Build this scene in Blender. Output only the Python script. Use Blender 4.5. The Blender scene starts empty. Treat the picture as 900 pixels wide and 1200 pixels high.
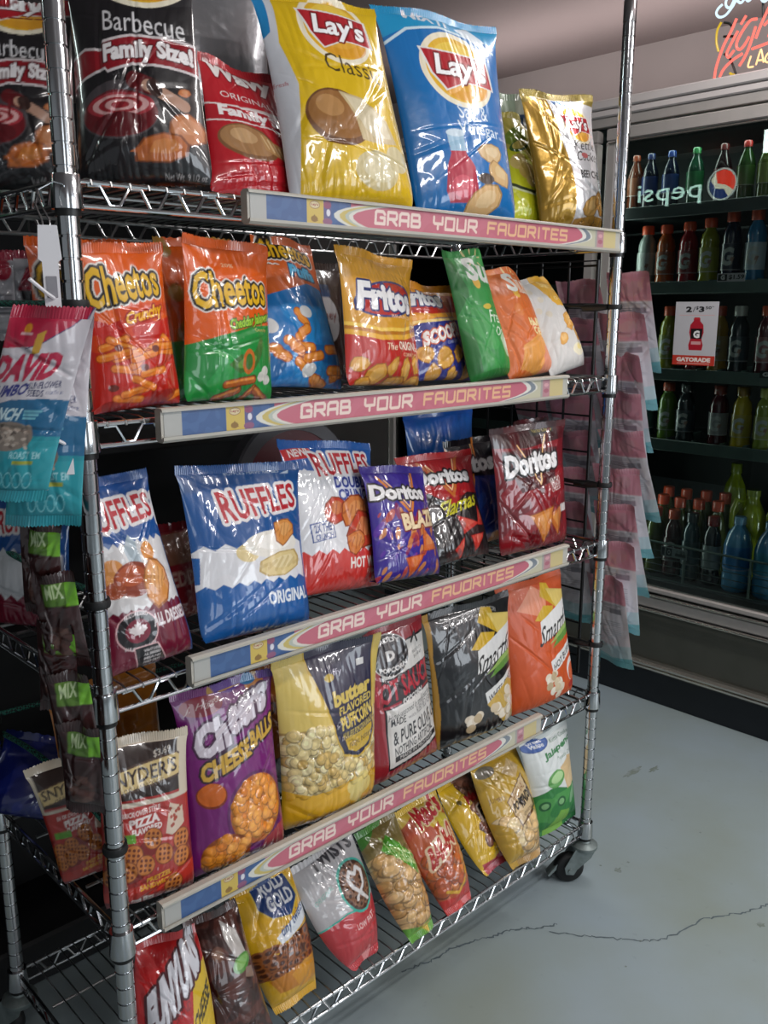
import bpy, math, random
import numpy as np
from mathutils import Matrix, Vector
PI = math.pi
col = bpy.context.scene.collection

# ------------------------------------------------------------------ helpers
def lin(h):
    if not isinstance(h, str): return np.array(h, float)
    h = h.lstrip('#'); c = np.array([int(h[i:i+2], 16) for i in (0, 2, 4)])/255.
    return np.where(c <= .04045, c/12.92, ((c+.055)/1.055)**2.4)

def tag(o, label=None, cat=None, group=None, kind=None):
    if label: o['label'] = label
    if cat: o['category'] = cat
    if group: o['group'] = group
    if kind: o['kind'] = kind
    return o

def link(o, parent=None):
    col.objects.link(o)
    if parent: o.parent = parent
    return o

def thing(name, label, cat, loc=(0, 0, 0), R=None, group=None):
    o = bpy.data.objects.new(name, None); o.empty_display_size = .05
    M = Matrix.Translation(loc)
    if R is not None: M = M @ Matrix(R.tolist()).to_4x4()
    o.matrix_basis = M
    return tag(link(o), label, cat, group)

def np_mesh(name, V, quads, cols=None, smooth=True, tris=None):
    me = bpy.data.meshes.new(name)
    V = np.ascontiguousarray(V, np.float32).reshape(-1, 3)
    q = np.asarray(quads, np.int32).reshape(-1, 4)
    me.vertices.add(len(V)); me.vertices.foreach_set('co', V.ravel())
    me.loops.add(q.size); me.loops.foreach_set('vertex_index', q.ravel())
    me.polygons.add(len(q)); me.polygons.foreach_set('loop_start', np.arange(0, q.size, 4, dtype=np.int32))
    me.polygons.foreach_set('loop_total', np.full(len(q), 4, np.int32))
    me.polygons.foreach_set('use_smooth', np.full(len(q), smooth))
    me.update(calc_edges=True)
    if cols is not None:
        a = me.color_attributes.new('art', 'FLOAT_COLOR', 'POINT')
        c = np.ones((len(V), 4), np.float32); c[:, :3] = cols
        a.data.foreach_set('color', c.ravel())
    return me

def grid_quads(nv, nu, off=0, flip=False):
    i = np.arange(nv*nu).reshape(nv, nu)+off
    a, b, c, d = i[:-1, :-1], i[:-1, 1:], i[1:, 1:], i[1:, :-1]
    q = np.stack([a, d, c, b] if flip else [a, b, c, d], -1)
    return q.reshape(-1, 4)

class MB:
    def __init__(s): s.v, s.f = [], []
    def add(s, v, f):
        o = len(s.v); s.v += [tuple(p) for p in v]; s.f += [tuple(i+o for i in q) for q in f]; return s
    def box(s, x0, x1, y0, y1, z0, z1, bev=.0):
        b = min(bev, (x1-x0)/2.01, (y1-y0)/2.01, (z1-z0)/2.01)
        if b <= 0:
            v = [(x, y, z) for z in (z0, z1) for y in (y0, y1) for x in (x0, x1)]
            return s.add(v, [(0, 2, 3, 1), (4, 5, 7, 6), (0, 1, 5, 4), (2, 6, 7, 3), (0, 4, 6, 2), (1, 3, 7, 5)])
        # chamfered box: three inset rings
        def rect(z, i): return [(x0+i, y0+i, z), (x1-i, y0+i, z), (x1-i, y1-i, z), (x0+i, y1-i, z)]
        v = rect(z0, b)+rect(z0+b, 0)+rect(z1-b, 0)+rect(z1, b)
        f = [(3, 2, 1, 0), (12, 13, 14, 15)]
        for k in range(3):
            for j in range(4): f.append((k*4+j, k*4+(j+1) % 4, k*4+4+(j+1) % 4, k*4+4+j))
        return s.add(v, f)
    def tube(s, pts, r, n=8, cap=True, closed=False):
        P = [Vector(p) for p in pts]; N = len(P); R = r if hasattr(r, '__len__') else [r]*N
        v, f = [], []; up = None
        for i, p in enumerate(P):
            t = ((P[(i+1) % N]-P[i-1]) if closed else (P[min(i+1, N-1)]-P[max(i-1, 0)])).normalized()
            if up is None:
                up = t.orthogonal().normalized()
            up = (up-t*up.dot(t)); up = up.normalized() if up.length > 1e-6 else t.orthogonal().normalized()
            w = t.cross(up)
            for k in range(n):
                a = 2*PI*k/n; v.append(p+(up*math.cos(a)+w*math.sin(a))*R[i])
        for i in range(N if closed else N-1):
            for k in range(n):
                j = (i+1) % N
                f.append((i*n+k, i*n+(k+1) % n, j*n+(k+1) % n, j*n+k))
        if cap and not closed:
            f.append(tuple(range(n-1, -1, -1))); f.append(tuple((N-1)*n+k for k in range(n)))
        return s.add(v, f)
    def lathe(s, prof, n=20, c=(0, 0, 0), M=None, ring=False):
        if ring: prof = list(prof)+[prof[0]]
        v, f = [], []
        for (r, z) in prof:
            for k in range(n):
                a = 2*PI*k/n; p = Vector((r*math.cos(a), r*math.sin(a), z))
                if M is not None: p = M @ p
                v.append((p.x+c[0], p.y+c[1], p.z+c[2]))
        for i in range(len(prof)-1):
            for k in range(n): f.append((i*n+k, i*n+(k+1) % n, (i+1)*n+(k+1) % n, (i+1)*n+k))
        if not ring: f.append(tuple(range(n-1, -1, -1))); f.append(tuple((len(prof)-1)*n+k for k in range(n)))
        return s.add(v, f)
    def prism(s, poly, y0, y1, axis='Y'):
        n = len(poly)
        mk = {'Y': lambda a, b, t: (a, t, b), 'X': lambda a, b, t: (t, a, b), 'Z': lambda a, b, t: (a, b, t)}[axis]
        v = [mk(a, b, y0) for a, b in poly]+[mk(a, b, y1) for a, b in poly]
        f = [tuple(range(n-1, -1, -1)), tuple(range(n, 2*n))]+[(k, (k+1) % n, n+(k+1) % n, n+k) for k in range(n)]
        return s.add(v, f)
    def build(s, name, mat, parent=None, smooth=True, flat_angle=40):
        me = bpy.data.meshes.new(name); me.from_pydata([tuple(p) for p in s.v], [], s.f); me.update()
        import bmesh
        bm = bmesh.new(); bm.from_mesh(me); bmesh.ops.recalc_face_normals(bm, faces=bm.faces)
        if smooth:
            ca = math.radians(flat_angle)
            for fa in bm.faces: fa.smooth = True
            for e in bm.edges:
                if len(e.link_faces) == 2 and e.calc_face_angle(0) > ca: e.smooth = False
        bm.to_mesh(me); bm.free()
        me.materials.append(mat)
        return link(bpy.data.objects.new(name, me), parent)

# ------------------------------------------------------------------ noise
_rng = np.random.RandomState(7)
_perm = np.tile(_rng.permutation(256), 3); _ang = _rng.rand(256)*2*PI
def pnoise(x, y, seed=0):
    x = x+seed*17.31; y = y+seed*9.17
    xi, yi = np.floor(x).astype(int), np.floor(y).astype(int); xf, yf = x-xi, y-yi
    def g(ix, iy, fx, fy):
        a = _ang[_perm[(_perm[ix & 255]+iy) & 255]]; return np.cos(a)*fx+np.sin(a)*fy
    u, v = xf*xf*xf*(xf*(xf*6-15)+10), yf*yf*yf*(yf*(yf*6-15)+10)
    a = g(xi, yi, xf, yf); b = g(xi+1, yi, xf-1, yf); c = g(xi, yi+1, xf, yf-1); d = g(xi+1, yi+1, xf-1, yf-1)
    return (a+(b-a)*u)*(1-v)+(c+(d-c)*u)*v

# ------------------------------------------------------------------ lettering and print canvas
_glyph = {}
def text_tris(s, bold=0.0):
    k = (s, bold)
    if k not in _glyph:
        cu = bpy.data.curves.new('t', 'FONT'); cu.body = s; cu.resolution_u = 2; cu.offset = bold
        ob = bpy.data.objects.new('t', cu); col.objects.link(ob)
        dg = bpy.context.evaluated_depsgraph_get(); me = bpy.data.meshes.new_from_object(ob.evaluated_get(dg))
        me.calc_loop_triangles()
        V = np.array([v.co[:2] for v in me.vertices]) if len(me.vertices) else np.zeros((0, 2))
        T = np.array([t.vertices[:] for t in me.loop_triangles], int).reshape(-1, 3)
        bpy.data.objects.remove(ob); bpy.data.curves.remove(cu); bpy.data.meshes.remove(me)
        lo, hi = V.min(0), V.max(0)
        _glyph[k] = ((V-lo)/np.maximum(hi-lo, 1e-6), T)
    return _glyph[k]

class Cv:
    """a print canvas over a flat pack front; u to the right, v up, both 0..1"""
    def __init__(s, w, h, ds, base, ss=2, q=1.0):
        s.q = q
        s.nu, s.nv, s.ss = max(4, int(w/ds)+1), max(4, int(h/ds)+1), ss
        s.W, s.H = s.nu*ss, s.nv*ss; s.asp = w/h; s.w, s.h = w, h
        s.img = np.empty((s.H, s.W, 3)); s.img[:] = lin(base); s.bump = np.zeros((s.H, s.W))
        s.clip = None
    def _xy(s, pts):      # print that runs off the right edge carries on round the bag
        P = np.array(pts, float); u = P[:, 0]; P[:, 0] = np.where(u > .995, s.q+(u-.995)*4, u*s.q); return P*[s.W, s.H]
    def _bb(s, x0, x1, y0, y1):
        return max(0, int(x0)-1), min(s.W, int(x1)+2), max(0, int(y0)-1), min(s.H, int(y1)+2)
    def _put(s, a, b, c, d, m, colr, al=1):
        if s.clip is not None: m = m & s.clip[c:d, a:b]
        t = s.img[c:d, a:b]
        t[m] = t[m]*(1-al)+lin(colr)*al
    def _grid(s, a, b, c, d):
        return np.meshgrid(np.arange(a, b)+.5, np.arange(c, d)+.5)
    def rect(s, u0, u1, v0, v1, c, al=1): return s.poly([(u0, v0), (u1, v0), (u1, v1), (u0, v1)], c, al)
    def mask_poly(s, pts):
        P = s._xy(pts)
        a, b, c, d = s._bb(P[:, 0].min(), P[:, 0].max(), P[:, 1].min(), P[:, 1].max())
        if b <= a or d <= c: return None
        X, Y = s._grid(a, b, c, d); m = np.zeros(X.shape, bool)
        for (x1, y1), (x2, y2) in zip(P, np.roll(P, -1, 0)):
            if y1 == y2: continue
            m ^= ((y1 > Y) != (y2 > Y)) & (X < (x2-x1)*(Y-y1)/(y2-y1)+x1)
        return a, b, c, d, m
    def poly(s, pts, c, al=1):
        r = s.mask_poly(pts)
        if r: s._put(*r, c, al)
    def ell(s, u, v, ru, rv=None, c='#ffffff', rot=0, al=1, bump=0):
        x, y = u*s.W*s.q, v*s.H; rx = ru*s.W*s.q; ry = rx if rv is None else rv*s.H
        R = max(rx, ry); a, b, cc, d = s._bb(x-R, x+R, y-R, y+R)
        if b <= a or d <= cc: return
        X, Y = s._grid(a, b, cc, d); X = X-x; Y = Y-y; ca, sa = math.cos(rot), math.sin(rot)
        q = ((X*ca+Y*sa)/rx)**2+((-X*sa+Y*ca)/ry)**2; m = q <= 1
        s._put(a, b, cc, d, m, c, al)
        if bump:
            t = s.bump[cc:d, a:b]; t[m] = np.maximum(t[m], bump*np.sqrt(1-q[m]))
    def stroke(s, pts, wd, c, al=1):
        P = s._xy(pts); r = wd*s.W/2
        a, b, cc, d = s._bb(P[:, 0].min()-r, P[:, 0].max()+r, P[:, 1].min()-r, P[:, 1].max()+r)
        if b <= a or d <= cc: return
        X, Y = s._grid(a, b, cc, d); m = np.zeros(X.shape, bool)
        for p, q in zip(P[:-1], P[1:]):
            e = q-p; L = max(e@e, 1e-9); t = np.clip(((X-p[0])*e[0]+(Y-p[1])*e[1])/L, 0, 1)
            m |= (X-p[0]-t*e[0])**2+(Y-p[1]-t*e[1])**2 <= r*r
        s._put(a, b, cc, d, m, c, al)
    def text(s, st, u0, u1, v0, v1, c, out=(), rise=0, arc=0, shear=0, bold=0.0, taper=0):
        V, T = text_tris(st, bold); S, Q = V[:, 0], V[:, 1]
        x = (u0+(u1-u0)*S+shear*(Q-.5))*s.W*s.q
        mid = (v0+v1)/2; y = mid+(v1-v0)*(Q-.5)*(1+taper*(2*S-1))+rise*(S-.5)+arc*(1-(2*S-1)**2); y = y*s.H
        pad = int(max([0]+[o[0] for o in out])*s.H)+2
        a, b, cc, d = s._bb(x.min()-pad, x.max()+pad, y.min()-pad, y.max()+pad)
        if b <= a or d <= cc: return
        m = np.zeros((d-cc, b-a), bool)
        for t in T:
            tx, ty = x[t]-a-.5, y[t]-cc-.5
            i0, i1 = max(0, int(math.floor(tx.min()))), min(b-a, int(math.ceil(tx.max()))+1)
            j0, j1 = max(0, int(math.floor(ty.min()))), min(d-cc, int(math.ceil(ty.max()))+1)
            if i1 <= i0 or j1 <= j0: continue
            X = np.arange(i0, i1)[None, :]; Y = np.arange(j0, j1)[:, None]
            e0 = (tx[1]-tx[0])*(Y-ty[0])-(ty[1]-ty[0])*(X-tx[0])
            e1 = (tx[2]-tx[1])*(Y-ty[1])-(ty[2]-ty[1])*(X-tx[1])
            e2 = (tx[0]-tx[2])*(Y-ty[2])-(ty[0]-ty[2])*(X-tx[2])
            m[j0:j1, i0:i1] |= ((e0 >= 0) & (e1 >= 0) & (e2 >= 0)) | ((e0 <= 0) & (e1 <= 0) & (e2 <= 0))
        for r, oc in sorted(out, key=lambda o: -o[0]):
            R = max(1, int(round(r*s.H))); mm = m.copy()
            for k in range(16):
                for rr in (R, R*.5):
                    dx, dy = int(round(rr*math.cos(k*PI/8))), int(round(rr*math.sin(k*PI/8)))
                    sh = np.roll(np.roll(m, dy, 0), dx, 1); mm |= sh
            s._put(a, b, cc, d, mm, oc)
        s._put(a, b, cc, d, m, c)
    def noise(s, c, al, f, seed=0, thr=.1, box=(0, 1, 0, 1)):
        a, b, cc, d = int(box[0]*s.W), int(box[1]*s.W), int(box[2]*s.H), int(box[3]*s.H)
        X, Y = s._grid(a, b, cc, d); n = pnoise(X/s.W*f*s.asp, Y/s.H*f, seed)
        s._put(a, b, cc, d, n > thr, c, al)
    def down(s, A):
        return A.reshape(s.nv, s.ss, s.nu, s.ss, -1).mean((1, 3))
    def result(s): return s.down(s.img)

def rpoly(u, v, ru, rv, n, rng, jit=.25, rot=0):
    o = []
    for k in range(n):
        a = 2*PI*k/n; r = 1+jit*(rng.random()-.5)*2
        x, y = ru*r*math.cos(a), rv*r*math.sin(a)
        o.append((u+x*math.cos(rot)-y*math.sin(rot)*1.0, v+x*math.sin(rot)*.6+y*math.cos(rot)))
    return o

def chip(c, u, v, ru, rv, base='#d9a54a', edge='#a66a22', hi='#f0cf86', seed=1, rot=0, n=9, ridges=0):
    rng = random.Random(seed); P = rpoly(u, v, ru, rv, n, rng, .16, rot)
    c.poly(P, edge); c.poly([(u+(x-u)*.9, v+(y-v)*.9) for x, y in P], base)
    c.poly([(u+(x-u)*.55+ru*.1, v+(y-v)*.5+rv*.15) for x, y in P], hi, .55)
    for k in range(ridges):
        t = (k+.5)/ridges*2-1
        c.stroke([(u+ru*t*.8-ru*.15, v-rv*.6*(1-abs(t))), (u+ru*t*.8+ru*.2, v+rv*.6*(1-abs(t)))], ru*.08, edge, .5)

def balls(c, n, u0, u1, v0, v1, r, cols, seed=0, bump=0, inside=None):
    rng = random.Random(seed)
    for k in range(n):
        u, v = rng.uniform(u0, u1), rng.uniform(v0, v1)
        if inside and not inside(u, v): continue
        q = r*rng.uniform(.8, 1.2); rv = q*c.asp*rng.uniform(.8, 1.1); a = rng.random()*PI; b = rng.choice(cols)
        c.ell(u, v, q, rv, lin(b)*.45, a, bump=0); c.ell(u+q*.05, v+rv*.1, q*.9, rv*.88, b, a, bump=bump)
        c.ell(u-q*.1, v+rv*.25, q*.45, rv*.4, np.minimum(1, lin(b)*1.5), a, .6)

def stick(c, u0, v0, u1, v1, wd, base='#e0701a', edge='#a8400c'):
    pts = [(u0+(u1-u0)*t+.012*math.sin(t*9), v0+(v1-v0)*t) for t in np.linspace(0, 1, 7)]
    c.stroke(pts, wd, edge); c.stroke(pts, wd*.78, base); c.stroke([(u, v+.008) for u, v in pts], wd*.25, '#f4a24a', .7)

def zig(c, v, amp, n, colr, below=True, seed=0):
    pts = []
    for k in range(n*2+1): pts.append((k/(2*n), v+(amp if k % 2 else -amp)))
    pts += [(1, -.1 if below else 1.1), (0, -.1 if below else 1.1)]
    c.poly(pts, colr)
# ------------------------------------------------------------------ materials
def mat(name, color='#808080', rough=.5, metal=0., spec=.5, coat=0., bump=None, var=None, attr=False, emit=None, estr=0, trans=0, coatr=.05):
    m = bpy.data.materials.new(name); m.use_nodes = True; nt = m.node_tree; N, L = nt.nodes, nt.links
    b = N['Principled BSDF']; c = lin(color)
    b.inputs['Base Color'].default_value = (*c, 1); b.inputs['Roughness'].default_value = rough
    b.inputs['Metallic'].default_value = metal; b.inputs['Specular IOR Level'].default_value = spec
    b.inputs['Coat Weight'].default_value = coat; b.inputs['Coat Roughness'].default_value = coatr
    b.inputs['Transmission Weight'].default_value = trans
    if emit is not None:
        b.inputs['Emission Color'].default_value = (*lin(emit), 1); b.inputs['Emission Strength'].default_value = estr
    tc = N.new('ShaderNodeTexCoord')
    if attr:
        at = N.new('ShaderNodeAttribute'); at.attribute_name = 'art'; L.new(at.outputs['Color'], b.inputs['Base Color'])
    if var:      # (scale, amount, second colour)
        n = N.new('ShaderNodeTexNoise'); n.inputs['Scale'].default_value = var[0]; n.inputs['Detail'].default_value = 5
        mx = N.new('ShaderNodeMix'); mx.data_type = 'RGBA'; mx.inputs[6].default_value = (*c, 1); mx.inputs[7].default_value = (*lin(var[2]), 1)
        r = N.new('ShaderNodeMapRange'); r.inputs[1].default_value = .4; r.inputs[2].default_value = .7; r.inputs[4].default_value = var[1]
        L.new(tc.outputs['Object'], n.inputs['Vector']); L.new(n.outputs[0], r.inputs[0]); L.new(r.outputs[0], mx.inputs[0]); L.new(mx.outputs[2], b.inputs['Base Color'])
    if bump:     # (scale, strength, distance)
        n = N.new('ShaderNodeTexNoise'); n.inputs['Scale'].default_value = bump[0]; n.inputs['Detail'].default_value = 3
        bp = N.new('ShaderNodeBump'); bp.inputs['Strength'].default_value = bump[1]; bp.inputs['Distance'].default_value = bump[2]
        L.new(tc.outputs['Object'], n.inputs['Vector']); L.new(n.outputs[0], bp.inputs['Height']); L.new(bp.outputs[0], b.inputs['Normal'])
    return m

M = {}
M['film'] = mat('printed_glossy_film', rough=.28, coat=1.0, attr=True, bump=(90, .16, .0012), coatr=.04)
M['foil'] = mat('printed_foil_film', rough=.24, metal=.45, coat=.7, attr=True, bump=(90, .25, .0012))
M['matte'] = mat('printed_matte_film', rough=.45, coat=.15, attr=True, bump=(70, .2, .001))
M['paper'] = mat('printed_paper', rough=.35, coat=.3, attr=True, bump=(200, .05, .0005))
M['silver'] = mat('silver_film', '#9a9a9c', rough=.25, metal=.9, bump=(30, .3, .002))
M['chrome'] = mat('chrome_plating', '#c6c8ca', rough=.13, metal=1., bump=(400, .04, .0003))
M['chrome_dull'] = mat('zinc_wire', '#a4a6a6', rough=.28, metal=1., bump=(300, .08, .0003))
M['black'] = mat('black_plastic', '#101112', rough=.4, bump=(150, .1, .0004))
M['rubber'] = mat('black_rubber', '#0b0d0f', rough=.6, bump=(90, .2, .0006))
M['holder'] = mat('label_holder_plastic', '#b3b0a6', rough=.4, var=(18, .35, '#9b998f'))
M['caster'] = mat('caster_zinc', '#85908f', rough=.45, metal=.5, var=(60, .5, '#5d6665'))
M['white_pl'] = mat('white_plastic', '#dcdce0', rough=.35, bump=(60, .05, .0004))
M['frame'] = mat('brushed_aluminium', '#b4aeaa', rough=.42, metal=.3, var=(25, .25, '#9d9894'))
M['frame_lt'] = mat('pale_enamel', '#c8c1bf', rough=.4, var=(12, .3, '#b8b1b0'))
M['panel_dk'] = mat('dark_steel_panel', '#56564f', rough=.35, metal=.4, var=(14, .3, '#47483f'))
M['rail'] = mat('polished_rail', '#c9c5bc', rough=.22, metal=.9, bump=(200, .04, .0003))
M['kick'] = mat('black_kick_plate', '#0e141b', rough=.5, var=(20, .4, '#161c22'))
M['inner'] = mat('cooler_liner', '#151e20', rough=.6, var=(10, .5, '#1f2a2b'))
M['inshelf'] = mat('cooler_shelf', '#3f4b4b', rough=.45, var=(20, .4, '#333d3d'))
M['inclear'] = mat('cooler_shelf_front', '#5f726c', rough=.35, var=(20, .4, '#4c5c58'))
M['wall'] = mat('painted_wall', '#c6bcb9', rough=.7, var=(4, .4, '#bbb1ae'), bump=(60, .1, .001))
M['ceil'] = mat('painted_ceiling', '#9c8e8c', rough=.8, var=(3, .4, '#938684'), bump=(50, .1, .001))
M['darkwall'] = mat('dark_wall', '#1b1b1d', rough=.8, var=(5, .4, '#232325'))
M['gondola'] = mat('dark_gondola', '#0d0d0f', rough=.6, var=(12, .4, '#151517'))
M['crack'] = mat('crack_in_paint', '#5d6a70', rough=.9, var=(40, .6, '#3d474c'))
M['stain'] = mat('worn_stain', '#6f7a72', rough=.8, var=(60, .9, '#8e999a'))
M['tag_green'] = mat('lime_card', '#6fa02c', rough=.4, var=(40, .2, '#5f8f24'))

# floor: painted concrete, worn and blotchy
def floor_mat():
    m = mat('painted_concrete_floor', '#8b9ba5', rough=.38, spec=.5); nt = m.node_tree; N, L = nt.nodes, nt.links; b = N['Principled BSDF']
    tc = N.new('ShaderNodeTexCoord'); n1 = N.new('ShaderNodeTexNoise'); n1.inputs['Scale'].default_value = 2.2; n1.inputs['Detail'].default_value = 6
    n2 = N.new('ShaderNodeTexNoise'); n2.inputs['Scale'].default_value = 34; n2.inputs['Detail'].default_value = 8
    L.new(tc.outputs['Object'], n1.inputs[0]); L.new(tc.outputs['Object'], n2.inputs[0])
    r1 = N.new('ShaderNodeValToRGB'); r1.color_ramp.elements[0].position = .35; r1.color_ramp.elements[1].position = .7
    r1.color_ramp.elements[0].color = (*lin('#94a3ab'), 1); r1.color_ramp.elements[1].color = (*lin('#8a958f'), 1)
    r2 = N.new('ShaderNodeValToRGB'); r2.color_ramp.elements[0].position = .66; r2.color_ramp.elements[1].position = .76
    r2.color_ramp.elements[0].color = (1, 1, 1, 1); r2.color_ramp.elements[1].color = (.78, .78, .78, 1)
    mx = N.new('ShaderNodeMix'); mx.data_type = 'RGBA'; mx.blend_type = 'MULTIPLY'; mx.inputs[0].default_value = .5
    L.new(n1.outputs[0], r1.inputs[0]); L.new(n2.outputs[0], r2.inputs[0]); L.new(r1.outputs[0], mx.inputs[6]); L.new(r2.outputs[0], mx.inputs[7])
    L.new(mx.outputs[2], b.inputs['Base Color'])
    rr = N.new('ShaderNodeMapRange'); rr.inputs[3].default_value = .28; rr.inputs[4].default_value = .5; L.new(n1.outputs[0], rr.inputs[0]); L.new(rr.outputs[0], b.inputs['Roughness'])
    return m
M['floor'] = floor_mat()

def glass_mat(name, tint, refl=1.0, rough=.0):
    m = bpy.data.materials.new(name); m.use_nodes = True; nt = m.node_tree; N, L = nt.nodes, nt.links
    N.remove(N['Principled BSDF']); out = N['Material Output']
    t = N.new('ShaderNodeBsdfTransparent'); t.inputs[0].default_value = (*tint, 1)
    g = N.new('ShaderNodeBsdfGlossy'); g.inputs['Roughness'].default_value = rough; f = N.new('ShaderNodeFresnel'); f.inputs[0].default_value = 1.5
    mu = N.new('ShaderNodeMath'); mu.operation = 'MULTIPLY'; mu.inputs[1].default_value = refl
    x = N.new('ShaderNodeMixShader'); L.new(f.outputs[0], mu.inputs[0]); L.new(mu.outputs[0], x.inputs[0])
    L.new(t.outputs[0], x.inputs[1]); L.new(g.outputs[0], x.inputs[2]); L.new(x.outputs[0], out.inputs[0])
    return m
M['glass'] = glass_mat('cooler_door_glass', (.90, .95, .94), 1.3)

def cord_mat():
    m = mat('green_black_braid', '#1f4a44', rough=.7); nt = m.node_tree; N, L = nt.nodes, nt.links; b = N['Principled BSDF']
    tc = N.new('ShaderNodeTexCoord'); c = N.new('ShaderNodeTexChecker'); c.inputs['Scale'].default_value = 260
    c.inputs[1].default_value = (*lin('#2c7a68'), 1); c.inputs[2].default_value = (*lin('#0c1416'), 1)
    mp = N.new('ShaderNodeMapping'); mp.inputs['Rotation'].default_value = (.6, .5, .4)
    L.new(tc.outputs['Object'], mp.inputs[0]); L.new(mp.outputs[0], c.inputs[0]); L.new(c.outputs[0], b.inputs['Base Color'])
    return m
M['cord'] = cord_mat()
def neon(name, c, s): return mat(name, '#222222', rough=.3, emit=c, estr=s)
M['neon_red'] = neon('neon_red', '#ff7466', 1.7); M['neon_white'] = neon('neon_white', '#cfe6f2', 1.6)
M['neon_yellow'] = neon('neon_yellow', '#e8c020', 1.1); M['neon_cream'] = neon('neon_cream', '#ffc88a', 2.0)

# ------------------------------------------------------------------ the bags
def rotm(yaw, lean, roll):
    a, b, c = math.radians(yaw), -math.radians(lean), math.radians(roll)
    Z = np.array([[math.cos(a), -math.sin(a), 0], [math.sin(a), math.cos(a), 0], [0, 0, 1]])
    X = np.array([[1, 0, 0], [0, math.cos(b), -math.sin(b)], [0, math.sin(b), math.cos(b)]])
    Y = np.array([[math.cos(c), 0, math.sin(c)], [0, 1, 0], [-math.sin(c), 0, math.cos(c)]])
    return Z @ X @ Y

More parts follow.
